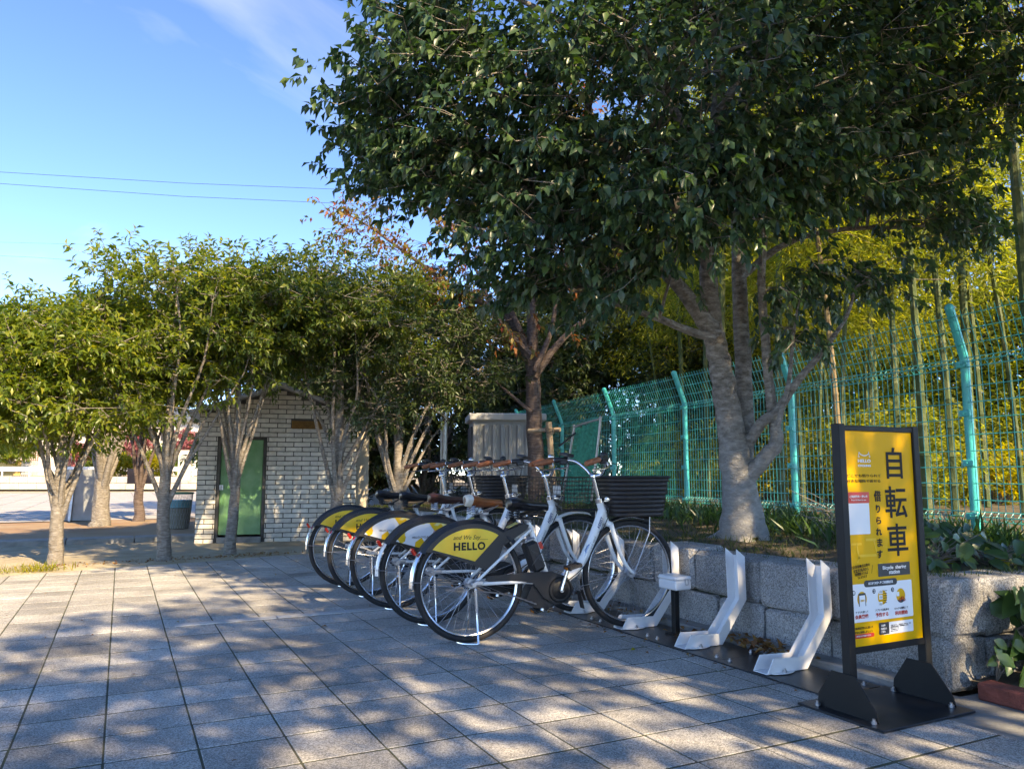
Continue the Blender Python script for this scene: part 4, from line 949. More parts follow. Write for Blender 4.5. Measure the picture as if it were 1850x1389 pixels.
BL = ['white electric bicycle nearest the camera with black saddle and brown wicker basket', 'white electric bicycle with tan and cream saddle, second from the camera', 'white electric bicycle with dark brown saddle, third in the row',
      'white electric bicycle with yellow guard, fourth in the row', 'white electric bicycle farthest along the row with black saddle']
spec = [('black', 'wicker', 'yellow', chrome, 4.19, 4.095), ('tan', 'wire', 'white', frame_white, 4.806, 4.705), ('brown', 'wire', 'white', frame_white, 5.47, 5.315), ('black', 'wicker', 'yellow', chrome, 6.10, 5.925), ('black', 'wire', 'yellow', frame_white, 6.72, 6.535)]
for k, (sd_, bs_, gd_, fm, yr, yf) in enumerate(spec):
    bicycle(k, (1.853 - .012 * k, yr, 0.0), math.asin((yf - yr) / FH), BL[k], sd_, bs_, gd_, fm, steer=R((10, 6, -4, 4, 8)[k]))

# ================================================================== TREES
def L4(lst, dep): return [(*P(u, v, d if d else dep), r) for u, v, r, d in [(*q, None) if len(q) == 3 else q for q in lst]]
def EL(u, v, dep, rl, rz, rd, wt): return (np.array(P(u, v, dep)), np.array((max(rl * CY, rd * SY), max(rl * SY, rd * CY), rz)), wt)
b0 = P(1343, 985, 5.69); b0.z = .44
limbs = [[(b0.x, b0.y, .40, .205), (*P(1342, 955, 5.69), .175)] + L4([(1337, 890, .130), (1325, 800, .106), (1312, 720, .092), (1299, 650, .083), (1287, 590, .078), (1280, 500, .066), (1280, 400, .075), (1290, 280, .06), (1300, 120, .045), (1290, -150, .03)], 5.69),
         L4([(1342, 880, .07, 5.72), (1347, 780, .064, 5.80), (1342, 650, .062, 5.85), (1336, 500, .056, 5.9), (1338, 350, .07, 6.0), (1345, 180, .05, 6.1), (1390, -100, .03, 6.2)], 5.8),
         L4([(1293, 610, .075), (1255, 555, .058), (1215, 505, .048), (1160, 465, .04), (1090, 420, .032), (1010, 370, .025), (900, 320, .018)], 5.6),
         L4([(1290, 610, .035), (1240, 596, .030), (1190, 575, .026), (1130, 555, .02), (1060, 520, .013)], 5.5),
         L4([(1284, 480, .06), (1240, 400, .05), (1180, 320, .04), (1080, 250, .032), (950, 190, .022), (800, 150, .014), (660, 170, .007)], 5.45),
         L4([(1288, 330, .045), (1230, 220, .035), (1140, 110, .028), (1000, 30, .02), (850, -40, .012)], 5.4),
         L4([(1345, 865, .07, 5.66), (1372, 838, .058, 5.6), (1402, 800, .052, 5.55), (1400, 770, .042, 5.55), (1390, 700, .036, 5.55), (1382, 600, .032, 5.55), (1376, 480, .028, 5.5), (1400, 340, .02, 5.5), (1450, 220, .012, 5.5)], 5.55),
         L4([(1352, 800, .045, 5.66), (1375, 765, .04, 5.55), (1405, 740, .034, 5.5), (1440, 690, .027, 5.45), (1490, 630, .02, 5.4), (1530, 570, .014, 5.4), (1545, 520, .009, 5.4)], 5.5),
         L4([(1405, 770, .02), (1425, 690, .016), (1432, 620, .012), (1440, 560, .008)], 5.4),
         L4([(1338, 420, .05, 5.9), (1400, 330, .04, 5.85), (1500, 260, .03, 5.8), (1640, 190, .022, 5.7), (1780, 140, .012, 5.6)], 5.8),
         L4([(1340, 500, .03, 5.9), (1420, 440, .024, 5.9), (1520, 415, .019, 5.9), (1640, 410, .014, 5.9), (1760, 400, .008, 5.9)], 5.9),
         L4([(1300, 200, .035), (1380, 90, .028), (1500, 20, .02), (1650, -40, .012)], 5.5)]
for k in range(7):      # surface roots
    a = k * .9 + .3; ca, sa = math.cos(a), math.sin(a); rl = .17 + .06 * (k % 3)
    limbs.append([(b0.x + .06 * ca, b0.y + .06 * sa, .62, .08), (b0.x + .12 * ca, b0.y + .12 * sa, .52, .062), (b0.x + .8 * rl * ca, b0.y + .8 * rl * sa, .465, .045), (b0.x + 1.3 * rl * ca, b0.y + 1.3 * rl * sa, .43, .02)])
big = make_tree('evergreen_tree', 'large dark evergreen tree with pale grey trunk rising from the planter', 'tree', b0, limbs, [
    EL(900, 230, 5.3, 1.05, .72, .95, 70), EL(790, 130, 5.3, .52, .42, .55, 22), EL(860, 270, 5.5, .55, .38, .45, 26), EL(960, 330, 5.9, .6, .35, .4, 24), EL(700, 185, 5.3, .26, .13, .3, 8), EL(720, 300, 5.5, .34, .26, .4, 14), EL(1230, 170, 5.1, 1.25, .72, 1.15, 90), EL(1560, 140, 5.5, .95, .48, .9, 56),
    EL(1720, 200, 5.5, .5, .33, .5, 18), EL(960, 440, 5.2, .50, .30, .5, 24), EL(1120, 480, 5.2, .34, .22, .35, 12), EL(1240, 350, 4.7, .55, .30, .4, 26), EL(1430, 300, 5.0, .6, .28, .5, 26), EL(1620, 330, 5.6, .55, .16, .4, 14), EL(1700, 410, 5.9, .45, .10, .3, 9),
    EL(1450, 500, 5.4, .22, .16, .25, 5), EL(1580, 490, 5.4, .18, .10, .2, 4), EL(1432, 600, 5.4, .10, .08, .1, 2), EL(1050, -40, 5.4, 1.6, .55, 1.2, 60), EL(1450, -60, 5.5, 1.5, .5, 1.1, 46), EL(1200, -330, 5.6, 1.8, .75, 1.5, 50)],
    520, 11, 9, .083, leaf_dark, bark_white, 3, spread=.15, wid=.52, droop=.75, branch_r=.013, sides=16)
# a neighbour of the same kind just outside the frame to the right; its boughs shade the near paving
def simple_tree(name, label, cat, x, y, z, h0, h1, rad, r0, nst, lm, bark, seed, ncl=90, leaf=.1, wid=.42, per=10, nl=9, group=None, droop=.25, lean=(0, 0), fork=.35, spread=.17, rz=None, slen=.16):
    rg = random.Random(seed); lb = []; fk = z + (h0 - z) * fork
    cx, cy = x + lean[0], y + lean[1]
    lb.append([(x, y, z - .06, r0 * 1.35), (x + rg.uniform(-.02, .02), y, z + .12, r0 * 1.02), (x + rg.uniform(-.03, .03), y + rg.uniform(-.03, .03), fk, r0 * .85), (x + (cx - x) * .5, y + (cy - y) * .5, (fk + h1) / 2, r0 * .45), (cx, cy, h1 - .55, r0 * .10)])
    for k in range(nst):
        a = 2 * math.pi * k / nst + rg.uniform(-.4, .4); q = rg.uniform(.55, .95) * rad; zz = rg.uniform(h0 + .2, h1 - .3); f0 = fk + rg.uniform(-.25, .35) * (h0 - z) * .5
        lb.append([(x, y, max(f0, z + .25), r0 * .42), (x + .25 * q * math.cos(a), y + .25 * q * math.sin(a), f0 + (zz - f0) * .3, r0 * .28), (cx + .6 * q * math.cos(a + .2), cy + .6 * q * math.sin(a + .2), f0 + (zz - f0) * .68, r0 * .18), (cx + q * math.cos(a), cy + q * math.sin(a), zz, r0 * .08)])
    rh = (h1 - h0) / 2; c = np.array((cx, cy, (h0 + h1) / 2)); e = [(c, np.array((rad, rad, rh)), 6)]
    for k in range(5):
        a = rg.uniform(0, 6.28); e.append((c + np.array((math.cos(a) * rad * .6, math.sin(a) * rad * .6, rg.uniform(-.5, .5) * rh)), np.array((.55 * rad, .55 * rad, .55 * rh)), 1.6))
    return make_tree(name, label, cat, (x, y, z), lb, e, ncl, per, nl, leaf, lm, bark, seed, spread=spread, wid=wid, droop=droop, group=group, branch_r=.011, slen=slen)
near_tree = simple_tree('evergreen_tree', 'dark evergreen tree whose boughs reach in at the top right corner', 'tree', 5.1, .75, .45, 2.9, 6.3, 2.3, .17, 8, leaf_dark, bark_white, 21, ncl=300, leaf=.095, wid=.52, droop=.75)
# more of the same row behind the photographer: they throw the dappled shade over the near paving
for k, (x, y, rz_, lab) in enumerate(((3.6, -3.2, 1.0, 'evergreen tree behind the photographer shading the near paving'), (-.3, -3.9, 2.3, 'evergreen tree behind the photographer to the left'))):
    o = copy_tree(near_tree); o.location = (x, y, .0); o.rotation_euler = (0, 0, rz_); o['label'] = lab
# clipped osmanthus row in front of the shed
OS = [(-1.75, 9.75, 1.25, 2.7, 1.0, 'sunlit clipped tree cut off by the left edge of the picture'), (-.57, 9.58, 1.3, 2.8, .95, 'clipped evergreen with pale forked trunk, leftmost whole tree of the row'), (.47, 9.51, 1.85, 3.6, 1.02, 'taller clipped evergreen with many upright stems left of the shed'),
      (1.23, 9.85, 2.1, 3.35, .85, 'clipped evergreen with twin trunk in front of the green door'), (2.52, 9.95, 2.15, 3.85, 1.25, 'broad clipped evergreen in front of the right end of the tiled shed'), (3.45, 10.3, 1.6, 3.9, 1.35, 'dark clipped evergreen just left of the steel pole')]
for k, (x, y, h0, h1, rd, lab) in enumerate(OS):
    simple_tree('clipped_tree', lab, 'tree', x, y, .0, h0, h1, rd, (.065, .075, .075, .068, .088, .09)[k], (8, 8, 10, 9, 9, 9)[k], (leaf_osm, leaf_osm, leaf_osm, leaf_mid, leaf_mid, leaf_wood)[k], bark_grey, 40 + k, ncl=200, leaf=.09, wid=.40, group='clipped evergreens in a row before the shed', droop=.15, fork=(.3, .42, .38, .35, .35, .4)[k], spread=.16)
simple_tree('clipped_tree', 'old thick trunked evergreen standing on red earth behind the row', 'tree', -.29, 15.63, .06, 2.1, 4.2, 1.6, .15, 8, leaf_osm, bark_grey, 61, ncl=120, leaf=.12, fork=.35)
simple_tree('clipped_tree', 'slim dark stemmed evergreen beside the old thick trunk', 'tree', .35, 17.0, .06, 1.9, 3.9, 1.2, .10, 5, leaf_wood, bark_cherry, 62, ncl=70, leaf=.12, fork=.3)
# autumn cherry
bc = P(970, 940, 11.0); bc.z = .05
lc = [[(bc.x, bc.y, -.05, .165), (*P(970, 900, 11), .128)] + L4([(968, 830, .118), (965, 760, .112), (963, 690, .106), (961, 650, .095), (962, 560, .07), (958, 470, .05), (950, 380, .03), (930, 250, .012)], 11),
      L4([(962, 665, .085), (938, 605, .07), (905, 562, .05), (830, 528, .034), (740, 462, .024), (660, 405, .015), (595, 372, .006)], 11), L4([(940, 600, .05), (915, 545, .035), (880, 490, .025), (800, 400, .016), (720, 330, .008)], 10.9),
      L4([(966, 680, .06), (1005, 625, .05), (1055, 580, .036), (1110, 555, .02), (1160, 500, .012)], 10.9), L4([(966, 670, .045), (995, 600, .034), (1010, 520, .024), (1040, 430, .012)], 10.8), L4([(960, 745, .03), (925, 715, .022), (890, 685, .012)], 10.9),
      L4([(958, 640, .04), (900, 575, .025), (850, 470, .02), (770, 380, .012), (690, 300, .006)], 10.7)]
make_tree('cherry_tree', 'slender cherry tree with reddish bark and sparse orange autumn leaves', 'tree', bc, lc, [EL(660, 410, 11, .5, .28, .5, 9), EL(740, 470, 10.9, .7, .3, .5, 9), EL(820, 520, 10.8, .5, .3, .5, 9), EL(760, 330, 10.9, .8, .5, .6, 8), EL(900, 420, 10.8, 1.0, .6, .8, 16), EL(1040, 480, 10.8, .8, .4, .6, 9), EL(930, 600, 10.7, .5, .2, .4, 3), EL(950, 220, 11, 1.4, .6, 1, 18)],
          120, 6, 5, .10, leaf_cherry, bark_cherry, 77, spread=.2, wid=.5, droop=.6, branch_r=.009, sides=12, slen=.2)

# ================================================================== DARK WOOD AND BAMBOO BEHIND
wood_spots = [(7.9, 15.6, 'dark leafy evergreen tree behind the storage locker roof'), (6.1, 16.2, 'dark evergreen tree filling the gap behind the steel pole'), (9.6, 15.0, 'dark evergreen tree behind the reddish cherry trunk'), (4.6, 17.2, 'dark evergreen tree behind the beige cabinet'), (11.6, 14.2, 'dark evergreen tree behind the far end of the mesh fence'), (3.2, 19.5, 'dark evergreen tree beyond the tiled shed roof')]
proto = None
for k, (x, y, lab) in enumerate(wood_spots):
    if proto is None:
        proto = o = simple_tree('evergreen_tree', lab, 'tree', x, y, .1, .5, 5.2, 2.0, .16, 8, leaf_wood, bark_grey, 91, ncl=260, leaf=.15, wid=.42, group='dark trees behind the locker', spread=.26, slen=.22)
    else:
        o = copy_tree(proto); o.location = (x, y, .1); o.rotation_euler = (0, 0, 1.1 * k); o.scale = (1, 1, .9 + .12 * (k % 3)); o['label'] = lab
shrub_proto = None
def shrub_mesh(seed, rad, h, n, leaf, lm, fine=False):
    rg = np.random.default_rng(seed); cl = ellipsoid_pts(n, (0, 0, h * .5), (rad, rad, h * .5), rg, .3); O, A, Ln, s0, s1 = shoots(cl, (0, 0, 0), 7, 7, .16, leaf, rg, .2, .16)
    st_ = MB()
    for p in cl[::2]: st_.tube([(p[0] * .1, p[1] * .1, -.05), (p[0] * .5, p[1] * .5, p[2] * .55), p], [.012, .008, .003], 4, caps=False)
    return leaves('foliage', O, A, Ln, lm, .42, rng=rg), st_.mesh('stems', bark_grey)
# bamboo
def bamboo_mesh(seed, h, r0, lean, mt):
    rg = random.Random(seed); a = rg.uniform(0, 6.28); pts = []; rad = []; z = 0; path = []
    def at(z): t = max(z, 0) / h; return (lean * math.cos(a) * t ** 2.2, lean * math.sin(a) * t ** 2.2, z)
    z = -.2
    while z < h:
        r = r0 * (1 - .75 * max(z, 0) / h)
        pts += [at(z + .012), at(z + .29)]; rad += [r * .97, r * .97]
        pts += [at(z + .300), at(z + .310)]; rad += [r * 1.14, r * 1.10]
        z += .32 + .0
    b = MB(); b.tube(pts, rad, 7); cm = b.mesh('culm', mt, True)
    g = np.random.default_rng(seed); O = []; A = []
    zz = np.linspace(h * .34, h * .99, 46)
    for q in zz:
        p = np.array(at(q)); t = q / h
        for s in range(3):
            an = g.uniform(0, 6.28); ln = g.uniform(.35, 1.15) * (1.15 - .55 * t); d = np.array((math.cos(an), math.sin(an), .25)); n = 46
            tt = g.random(n) ** .6; bp = p + d * (tt * ln)[:, None]; bp[:, 2] -= .38 * (tt * ln) ** 2; bp += g.normal(0, .13, (n, 3))
            O.append(bp); A.append(np.c_[g.normal(0, .8, (n, 2)), g.normal(-.55, .35, n)] + d * .4)
    O = np.concatenate(O); A = np.concatenate(A)
    lm = leaves('foliage', O, A, g.uniform(.08, .155, len(O)), leaf_bam, .17, rng=g, fine=True)
    bb = MB()
    for q in zz[::2]:
        p = np.array(at(q)); an = g.uniform(0, 6.28); d = np.array((math.cos(an), math.sin(an), .25)); l = g.uniform(.5, 1.0); bb.tube([p, p + d * l * .5 - [0, 0, .03], p + d * l - [0, 0, .3]], [.006, .004, .002], 3, caps=False)
    return cm, lm, bb.mesh('twigs', mt)
bvar = [bamboo_mesh(300 + k, (8.5, 9.5, 7.6, 9.0, 8.0, 9.8)[k], (.045, .052, .036, .048, .034, .055)[k], (.6, .9, 1.5, .4, 1.9, 1.1)[k], culm_old if k == 2 else culm_m) for k in range(6)]
rg = random.Random(99); placed = []
def place_bamboo(x, y, k, rz, lab):
    o = empty('bamboo', (x, y, .42), rz, lab, 'bamboo', 'bamboo grove behind the mesh fence')
    for n_, me in zip(('culm', 'foliage', 'twigs'), bvar[k]):
        c = link(bpy.data.objects.new(n_, me), o)
        if n_ != 'culm': c['kind'] = 'stuff'
def pixu(x, y, z):
    lat = CY * x - SY * y; fw = SY * x + CY * y; return 925 + F * lat / (fw * math.cos(TH) + (z - CH) * math.sin(TH))
ORD = ['first', 'second', 'third', 'fourth', 'fifth', 'sixth', 'seventh', 'eighth', 'ninth', 'tenth', 'eleventh', 'twelfth', 'thirteenth', 'fourteenth', 'fifteenth', 'sixteenth', 'seventeenth', 'eighteenth', 'nineteenth', 'twentieth']
ZONES = [(1010, 'left of the evergreen trunk', 700), (1380, 'left of the evergreen trunk', 700), (1505, 'between the evergreen trunk and the sign', 1380), (1660, 'behind the sign', 1505), (9999, 'right of the sign', 1660)]
def zone(u): return next(z for z in ZONES if u < z[0])[1]
def ordered(items, look):
    """items (u, ...) -> labels that name zone and place from the left"""
    cnt = {}; out_ = {}
    for it in sorted(items):
        zn = zone(it[0]); q = (zn, look(it)); cnt[q] = cnt.get(q, 0) + 1; out_[it] = (zn, q[1], ORD[min(cnt[q], len(ORD)) - 1])
    return out_
tries = 0; items = []
while len(placed) < 52 and tries < 8000:
    tries += 1; dep = rg.uniform(0, 1) ** 1.2 * 6.5; y = rg.uniform(2.4, 17.5); x = fence_x(y) + .55 + dep
    if any((x - a) ** 2 + (y - c) ** 2 < .42 ** 2 for a, c in placed): continue
    if y > 10.5 and x < 9.4: continue
    u = pixu(x, y, 1.5)
    if u > 1930: continue
    placed.append((x, y)); items.append((round(u, 2), x, y, rg.randrange(6), rg.uniform(0, 6.28)))
LOOK = ['straight green bamboo', 'thick green bamboo', 'leaning tan bamboo', 'upright dark bamboo', 'slim leaning bamboo', 'tall thick bamboo']
for it, (zn, lk, od) in ordered(items, lambda it: LOOK[it[3]]).items(): place_bamboo(it[1], it[2], it[3], it[4], f'{lk}, {od} of its look from left, {zn}')
# undergrowth behind the fence
ush = [shrub_mesh(500 + k, (.9, .75, 1.0)[k], (1.5, 1.1, 1.9)[k], (85, 65, 95)[k], .10, leaf_und if k == 1 else leaf_bam) for k in range(3)]
items = []
for k in range(26):
    y = 1.9 + k * .57 + rg.uniform(-.2, .2); x = fence_x(y) + (3.6, 5.4, 7.0)[k % 3] + rg.uniform(-.6, 1.4); u = pixu(x, y, 1.0)
    if u < 1900: items.append((round(u, 2), x, y, k % 3, rg.uniform(0, 6.28)))
for it, (zn, lk, od) in ordered(items, lambda it: ('rounded', 'low', 'tall')[it[3]]).items():
    o = empty('shrub', (it[1], it[2], .42), it[4], f'{lk} yellow shrub, {od} from left, {zn}', 'shrub', 'undergrowth behind the fence')
    for n_, me in zip(('foliage', 'stems'), ush[it[3]]): link(bpy.data.objects.new(n_, me), o)['kind'] = 'stuff'
# the grove goes on as one mass further back
g = np.random.default_rng(8); N = 76000; y = g.uniform(4, 26, N); x = fence_x(y) + 8.5 + g.uniform(0, 5, N); z = .4 + 9.5 * g.random(N) ** 1.5
O = np.c_[x, y, z]; tag(link(bpy.data.objects.new('far_grove', leaves('far_grove', O, g.normal(0, 1, (N, 3)) + [0, 0, -.4], g.uniform(.13, .27, N), leaf_bam, .4, rng=g, fine=True))), 'yellow green mass of the bamboo grove far behind the fence', 'grove', kind='stuff')

N = 42000; y = g.uniform(4, 30, N); x = fence_x(y) + 14 + g.uniform(0, 4, N); z = .2 + 6.5 * g.random(N) ** 1.2
tag(link(bpy.data.objects.new('far_wood', leaves('far_wood', np.c_[x, y, z], g.normal(0, 1, (N, 3)) + [0, 0, -.4], g.uniform(.25, .45, N), leaf_wood, .5, rng=g, fine=True))), 'dark green wood closing the view behind the bamboo', 'wood', kind='stuff')

# ================================================================== SMALL PLANTS, GRASS, LITTER
g = np.random.default_rng(12)
def blades(name, X, Y, Z, hmin, hmax, m, wd=.05):
    N = len(X); D = np.c_[g.normal(0, .45, N), g.normal(0, .45, N), np.ones(N)]
    return tag(link(bpy.data.objects.new(name, leaves(name, np.c_[X, Y, Z], D, g.uniform(hmin, hmax, N), m, wd, rng=g, fine=True, droop=.35))), kind='stuff')
N = 26000; X = 3.46 + g.random(N) ** 1.6 * 3.2; Y = 2.35 + g.random(N) ** 1.25 * 9.5; keep = g.random(N) < (.35 + .65 * (np.sin(X * 4.1 + 1) * np.sin(Y * 2.7) > -.25)); X, Y = X[keep], Y[keep]
Z = np.array([soil_z(a, c) - .015 for a, c in zip(X, Y)]); o = blades('grass', X, Y, Z, .03, .085, grass_m, .08); tag(o, 'short rough grass on the planter behind the granite wall', 'grass')
N = 5200; Y = 2.8 + g.random(N) * 8; X = np.array([fence_x(q) for q in Y]) - .65 + g.normal(0, .32, N); Z = np.array([soil_z(a, c) - .02 for a, c in zip(X, Y)])
o = blades('tall_grass', X, Y, Z, .10, .26, leaf_ivy, .10); tag(o, 'taller green weeds along the foot of the mesh fence', 'grass')
N = 260; o = blades('weed_tuft', -.72 + g.normal(0, .16, N), 9.05 + g.normal(0, .06, N), np.zeros(N), .05, .14, leaf_und, .07); tag(o, 'small pale grass tuft at the paving edge by the leftmost trunk', 'grass')
def litter(name, X, Y, Z, s, lab):
    N = len(X); D = np.c_[g.normal(0, 1, (N, 2)), g.normal(.1, .25, N)]
    tag(link(bpy.data.objects.new(name, leaves(name, np.c_[X, Y, Z], D, g.uniform(.6, 1.2, N) * s, litter_m, .5, rng=g))), lab, 'fallen leaves', kind='stuff')
N = 70; litter('leaf_litter', 3.16 + g.normal(0, .035, N), 3.25 + g.normal(0, .16, N), .035 + .012 * g.random(N), .06, 'heap of brown fallen leaves between dock and wall')
N = 260; litter('gutter_litter', 3.19 + g.normal(0, .05, N), 2.9 + g.random(N) * 5, np.full(N, .02) + .016 * g.random(N), .045, 'brown leaves scattered in the gutter along the wall')
N = 45; litter('paving_litter', 2.77 + g.normal(0, .025, N), 2.5 + g.random(N) * 4.2, np.full(N, .008), .035, 'dry leaf scraps along the edge of the black plates')
N = 90; litter('paving_scraps', g.uniform(-2.5, 2.7, N), g.uniform(2.2, 9, N), np.full(N, .006), .022, 'tiny dry leaf scraps scattered over the paving')
N = 420; xs = g.choice([-.5, .5, 1.25, 1.6], N) + g.normal(0, .28, N); litter('trunk_litter', xs, 9.45 + .1 * xs + g.normal(0, .10, N), np.full(N, .022), .035, 'reddish fallen leaves round the foot of the clipped trees')
for lab, x, y in (('single yellow fallen leaf on the paving near the second dock', *P(1138, 1166, 4.2).xy), ('small brown fallen leaf left of the nearest rear wheel', *P(580, 1137, 4.85).xy)):
    o = link(bpy.data.objects.new('fallen_leaf', leaves('fallen_leaf', np.array([[0, 0, .004]]), np.array([[1., .3, .12]]), np.array([.045]), litter_m if 'brown' in lab else leaf_und, .6, rng=g))); o.location = (x, y, .003); tag(o, lab, 'fallen leaf')
# leafy plants on the wall and ivy round its corner: every large leaf a part
def ivy_leaf_mesh(m):
    pts = [(0, 0), (.22, .30), (.55, .46), (.48, .26), (.86, .24), (1.0, 0), (.86, -.24), (.48, -.26), (.55, -.46), (.22, -.30)]
    V = [(x, y, .10 * (1 - abs(y) * 2) - .16 * x * x) for x, y in pts] + [(.45, 0, -.02)]
    return mesh_np('leaf', V, [(10, k, (k + 1) % 10) for k in range(10)], m, True)
def ovate_mesh(m):
    pts = [(0, 0), (.18, .22), (.42, .30), (.72, .20), (1.0, 0), (.72, -.20), (.42, -.30), (.18, -.22)]
    V = [(x, y, .28 * abs(y) - .20 * x * x) for x, y in pts] + [(.45, 0, -.04)]
    return mesh_np('leaf', V, [(8, k, (k + 1) % 8) for k in range(8)], m, True)
LI = ivy_leaf_mesh(leaf_ivy); LO = ovate_mesh(leaf_ivy); LY_ = ovate_mesh(leaf_und)
def leafy(name, lab, cat, base, spots, meshes, smin, smax, seed, group=None):
    rg = random.Random(seed); o = empty(name, base, 0, lab, cat, group); sb = MB(); bv = Vector(base)
    for (x, y, z, nx, ny, nz) in spots:
        p = Vector((x, y, z)); nn = Vector((nx, ny, nz)).normalized(); s = rg.uniform(smin, smax)
        tip = Vector((rg.uniform(-1, 1), rg.uniform(-1, 1), -.55 if abs(nn.z) < .6 else -.15)); tip = (tip - nn * tip.dot(nn) * .85).normalized()
        side = nn.cross(tip).normalized(); n2 = tip.cross(side); M = Matrix((tip, side, n2)).transposed()
        l = link(bpy.data.objects.new('leaf', rg.choice(meshes)), o); l.location = p - bv; l.rotation_euler = M.to_euler(); l.scale = (s, s, s)
        sb.tube([Vector((0, 0, 0)), (p - bv) * .5 + Vector((rg.uniform(-.03, .03), rg.uniform(-.03, .03), .02)), p - bv], [.004, .003, .002], 4, caps=False)
    sb.build('stems', bark_grey, o); return o
rg = random.Random(4); sp_ = []
for k in range(60):
    x = 3.62 + rg.random() ** 1.1 * .5; z = rg.uniform(.06, .50) * (1 - .1 * (x - 3.6)); sp_.append((x, 2.20 - rg.uniform(0, .10) - .06 * (1 - z), z, rg.uniform(-.5, .2), -1, rg.uniform(.1, .7)))
leafy('ivy', 'large glossy ivy leaves climbing the wall return beside the red bricks', 'ivy', (3.95, 2.18, .03), sp_, [LI, LI, LO], .08, .17, 1)
sp_ = [(3.52 + rg.uniform(-.08, .08), 2.15 + rg.uniform(-.05, .03), rg.uniform(.12, .24), -.4, -1, .5) for _ in range(9)]
leafy('ivy_sprig', 'small bright green ivy sprig at the granite wall corner', 'ivy', (3.54, 2.18, .05), sp_, [LO], .06, .10, 2)
for q, (cx, cy, n, r_, hh, lab) in enumerate(((3.95, 2.75, 26, .20, .17, 'low leafy green plant on the wall top right of the sign'), (4.30, 2.62, 22, .20, .15, 'broad leaved plant on the wall top at the right edge'), (4.55, 3.1, 20, .22, .18, 'dark leafy plant at the fence foot right of the sign'))):
    sp_ = [(cx + rg.uniform(-r_, r_), cy + rg.uniform(-r_, r_), .49 + rg.random() * hh, rg.uniform(-.7, .2), rg.uniform(-1.2, -.3), .7) for _ in range(n * 2)]
    leafy('leafy_plant', lab, 'plant', (cx, cy, .46), sp_, [LO, LO, LO, LO, LO, LY_] if q == 1 else [LO], .07, .13, 30 + q)
# dead twigs by the fence
tw = MB()
for k in range(60):
    a = rg.uniform(0, 3.14); x, y = 4.75 + rg.uniform(-.35, .35), 3.55 + rg.uniform(-.4, .4); l = rg.uniform(.2, .5); tw.tube([(x, y, .47), (x + l * .4 * math.cos(a), y + l * .4 * math.sin(a), .47 + l * .55), (x + l * math.cos(a), y + l * math.sin(a), .47 + l * rg.uniform(.5, .9))], [.004, .003, .0012], 3, caps=False)
tag(tw.build('dead_twigs', bark_grey), 'tangle of bare grey twigs in front of the fence beside the sign', 'twigs', kind='stuff')
# red brick edging, bottom right
rb_ = empty('brick_edging', (3.385, 2.17, 0), 0, 'row of red bricks edging the ivy bed at the wall corner', 'brick edging')
bm_ = MB(); bm_.box((0, 0, 0), (.10, .212, .075), bev=.008); bme = bm_.mesh('brick', brick_red)
for k in range(12):
    o = link(bpy.data.objects.new('brick', bme), rb_); o.location = (.045 + rg.uniform(-.004, .004) , -.105 - k * .218, .03); o.rotation_euler = (0, 0, rg.uniform(-.02, .02))
sheet('ivy_bed', [(3.47, -2), (6.5, -2), (6.5, 2.26), (3.47, 2.26)], .045, soil)

# ================================================================== FAR LEFT: BOARD, BIN, NOTICE, PLAZA EDGE, HOUSES
pb = P(133, 951, 15.0); pb.z = .06
bd = empty('leaning_board', pb, R(-20), 'grey sheet metal board standing behind the leftmost trunk', 'board')
b = MB(); b.box((.03, 0, .50), (.62, .03, 1.0), Matrix.Rotation(R(-6), 3, 'X'), bev=.004); b.build('board', mat('dull_grey_sheet', (.22, .23, .23), .7, var=.2, scale=5), bd)
b = MB(); b.box((-.05, -.04, .5), (.05, .03, 1.02), Matrix.Rotation(R(-6), 3, 'X')); b.build('batten', galv, bd)
pb = P(252, 946, 17.0); pb.z = .06
bn = empty('notice_board', pb, R(-22), 'small brown notice board on a post at the plaza edge', 'notice board')
b = MB(); b.box((0, 0, .52), (.075, .06, 1.04)); b.build('post', brown_board, bn)
b = MB(); b.box((-.02, -.045, .86), (.56, .025, .34), bev=.004); b.build('board', brown_board, bn)
pb = P(321, 966, 13.0); pb.z = .03
bi = empty('mesh_bin', pb, 0, 'round wire mesh litter bin with green rim beside the shed', 'bin')
b = MB(); n = 26
for k in range(n):
    for s in (-1, 1): b.tube([((.17 + .045 * t) * math.cos(2 * math.pi * (k + s * t * 3) / n), (.17 + .045 * t) * math.sin(2 * math.pi * (k + s * t * 3) / n), .03 + .58 * t) for t in np.linspace(0, 1, 6)], .0035, 3, caps=False)
b.build('mesh', galv, bi)
b = MB(); b.tube([(.218 * math.cos(t), .218 * math.sin(t), .615) for t in np.linspace(0, 6.283, 25)[:-1]], .016, 6, closed=True); b.build('rim', mat('green_rim', (.02, .16, .10), .5), bi)
b = MB(); b.tube([(0, 0, .02), (0, 0, .05), (0, 0, .36)], [.165, .17, .185], 18); b.build('liner', mat('grey_liner', (.24, .22, .18), .8), bi)
b = MB(); b.tube([(0, 0, .37), (0, 0, .50)], [.19, .195], 18); b.build('blue_bag', mat('blue_bag', (.10, .32, .36), .5), bi)
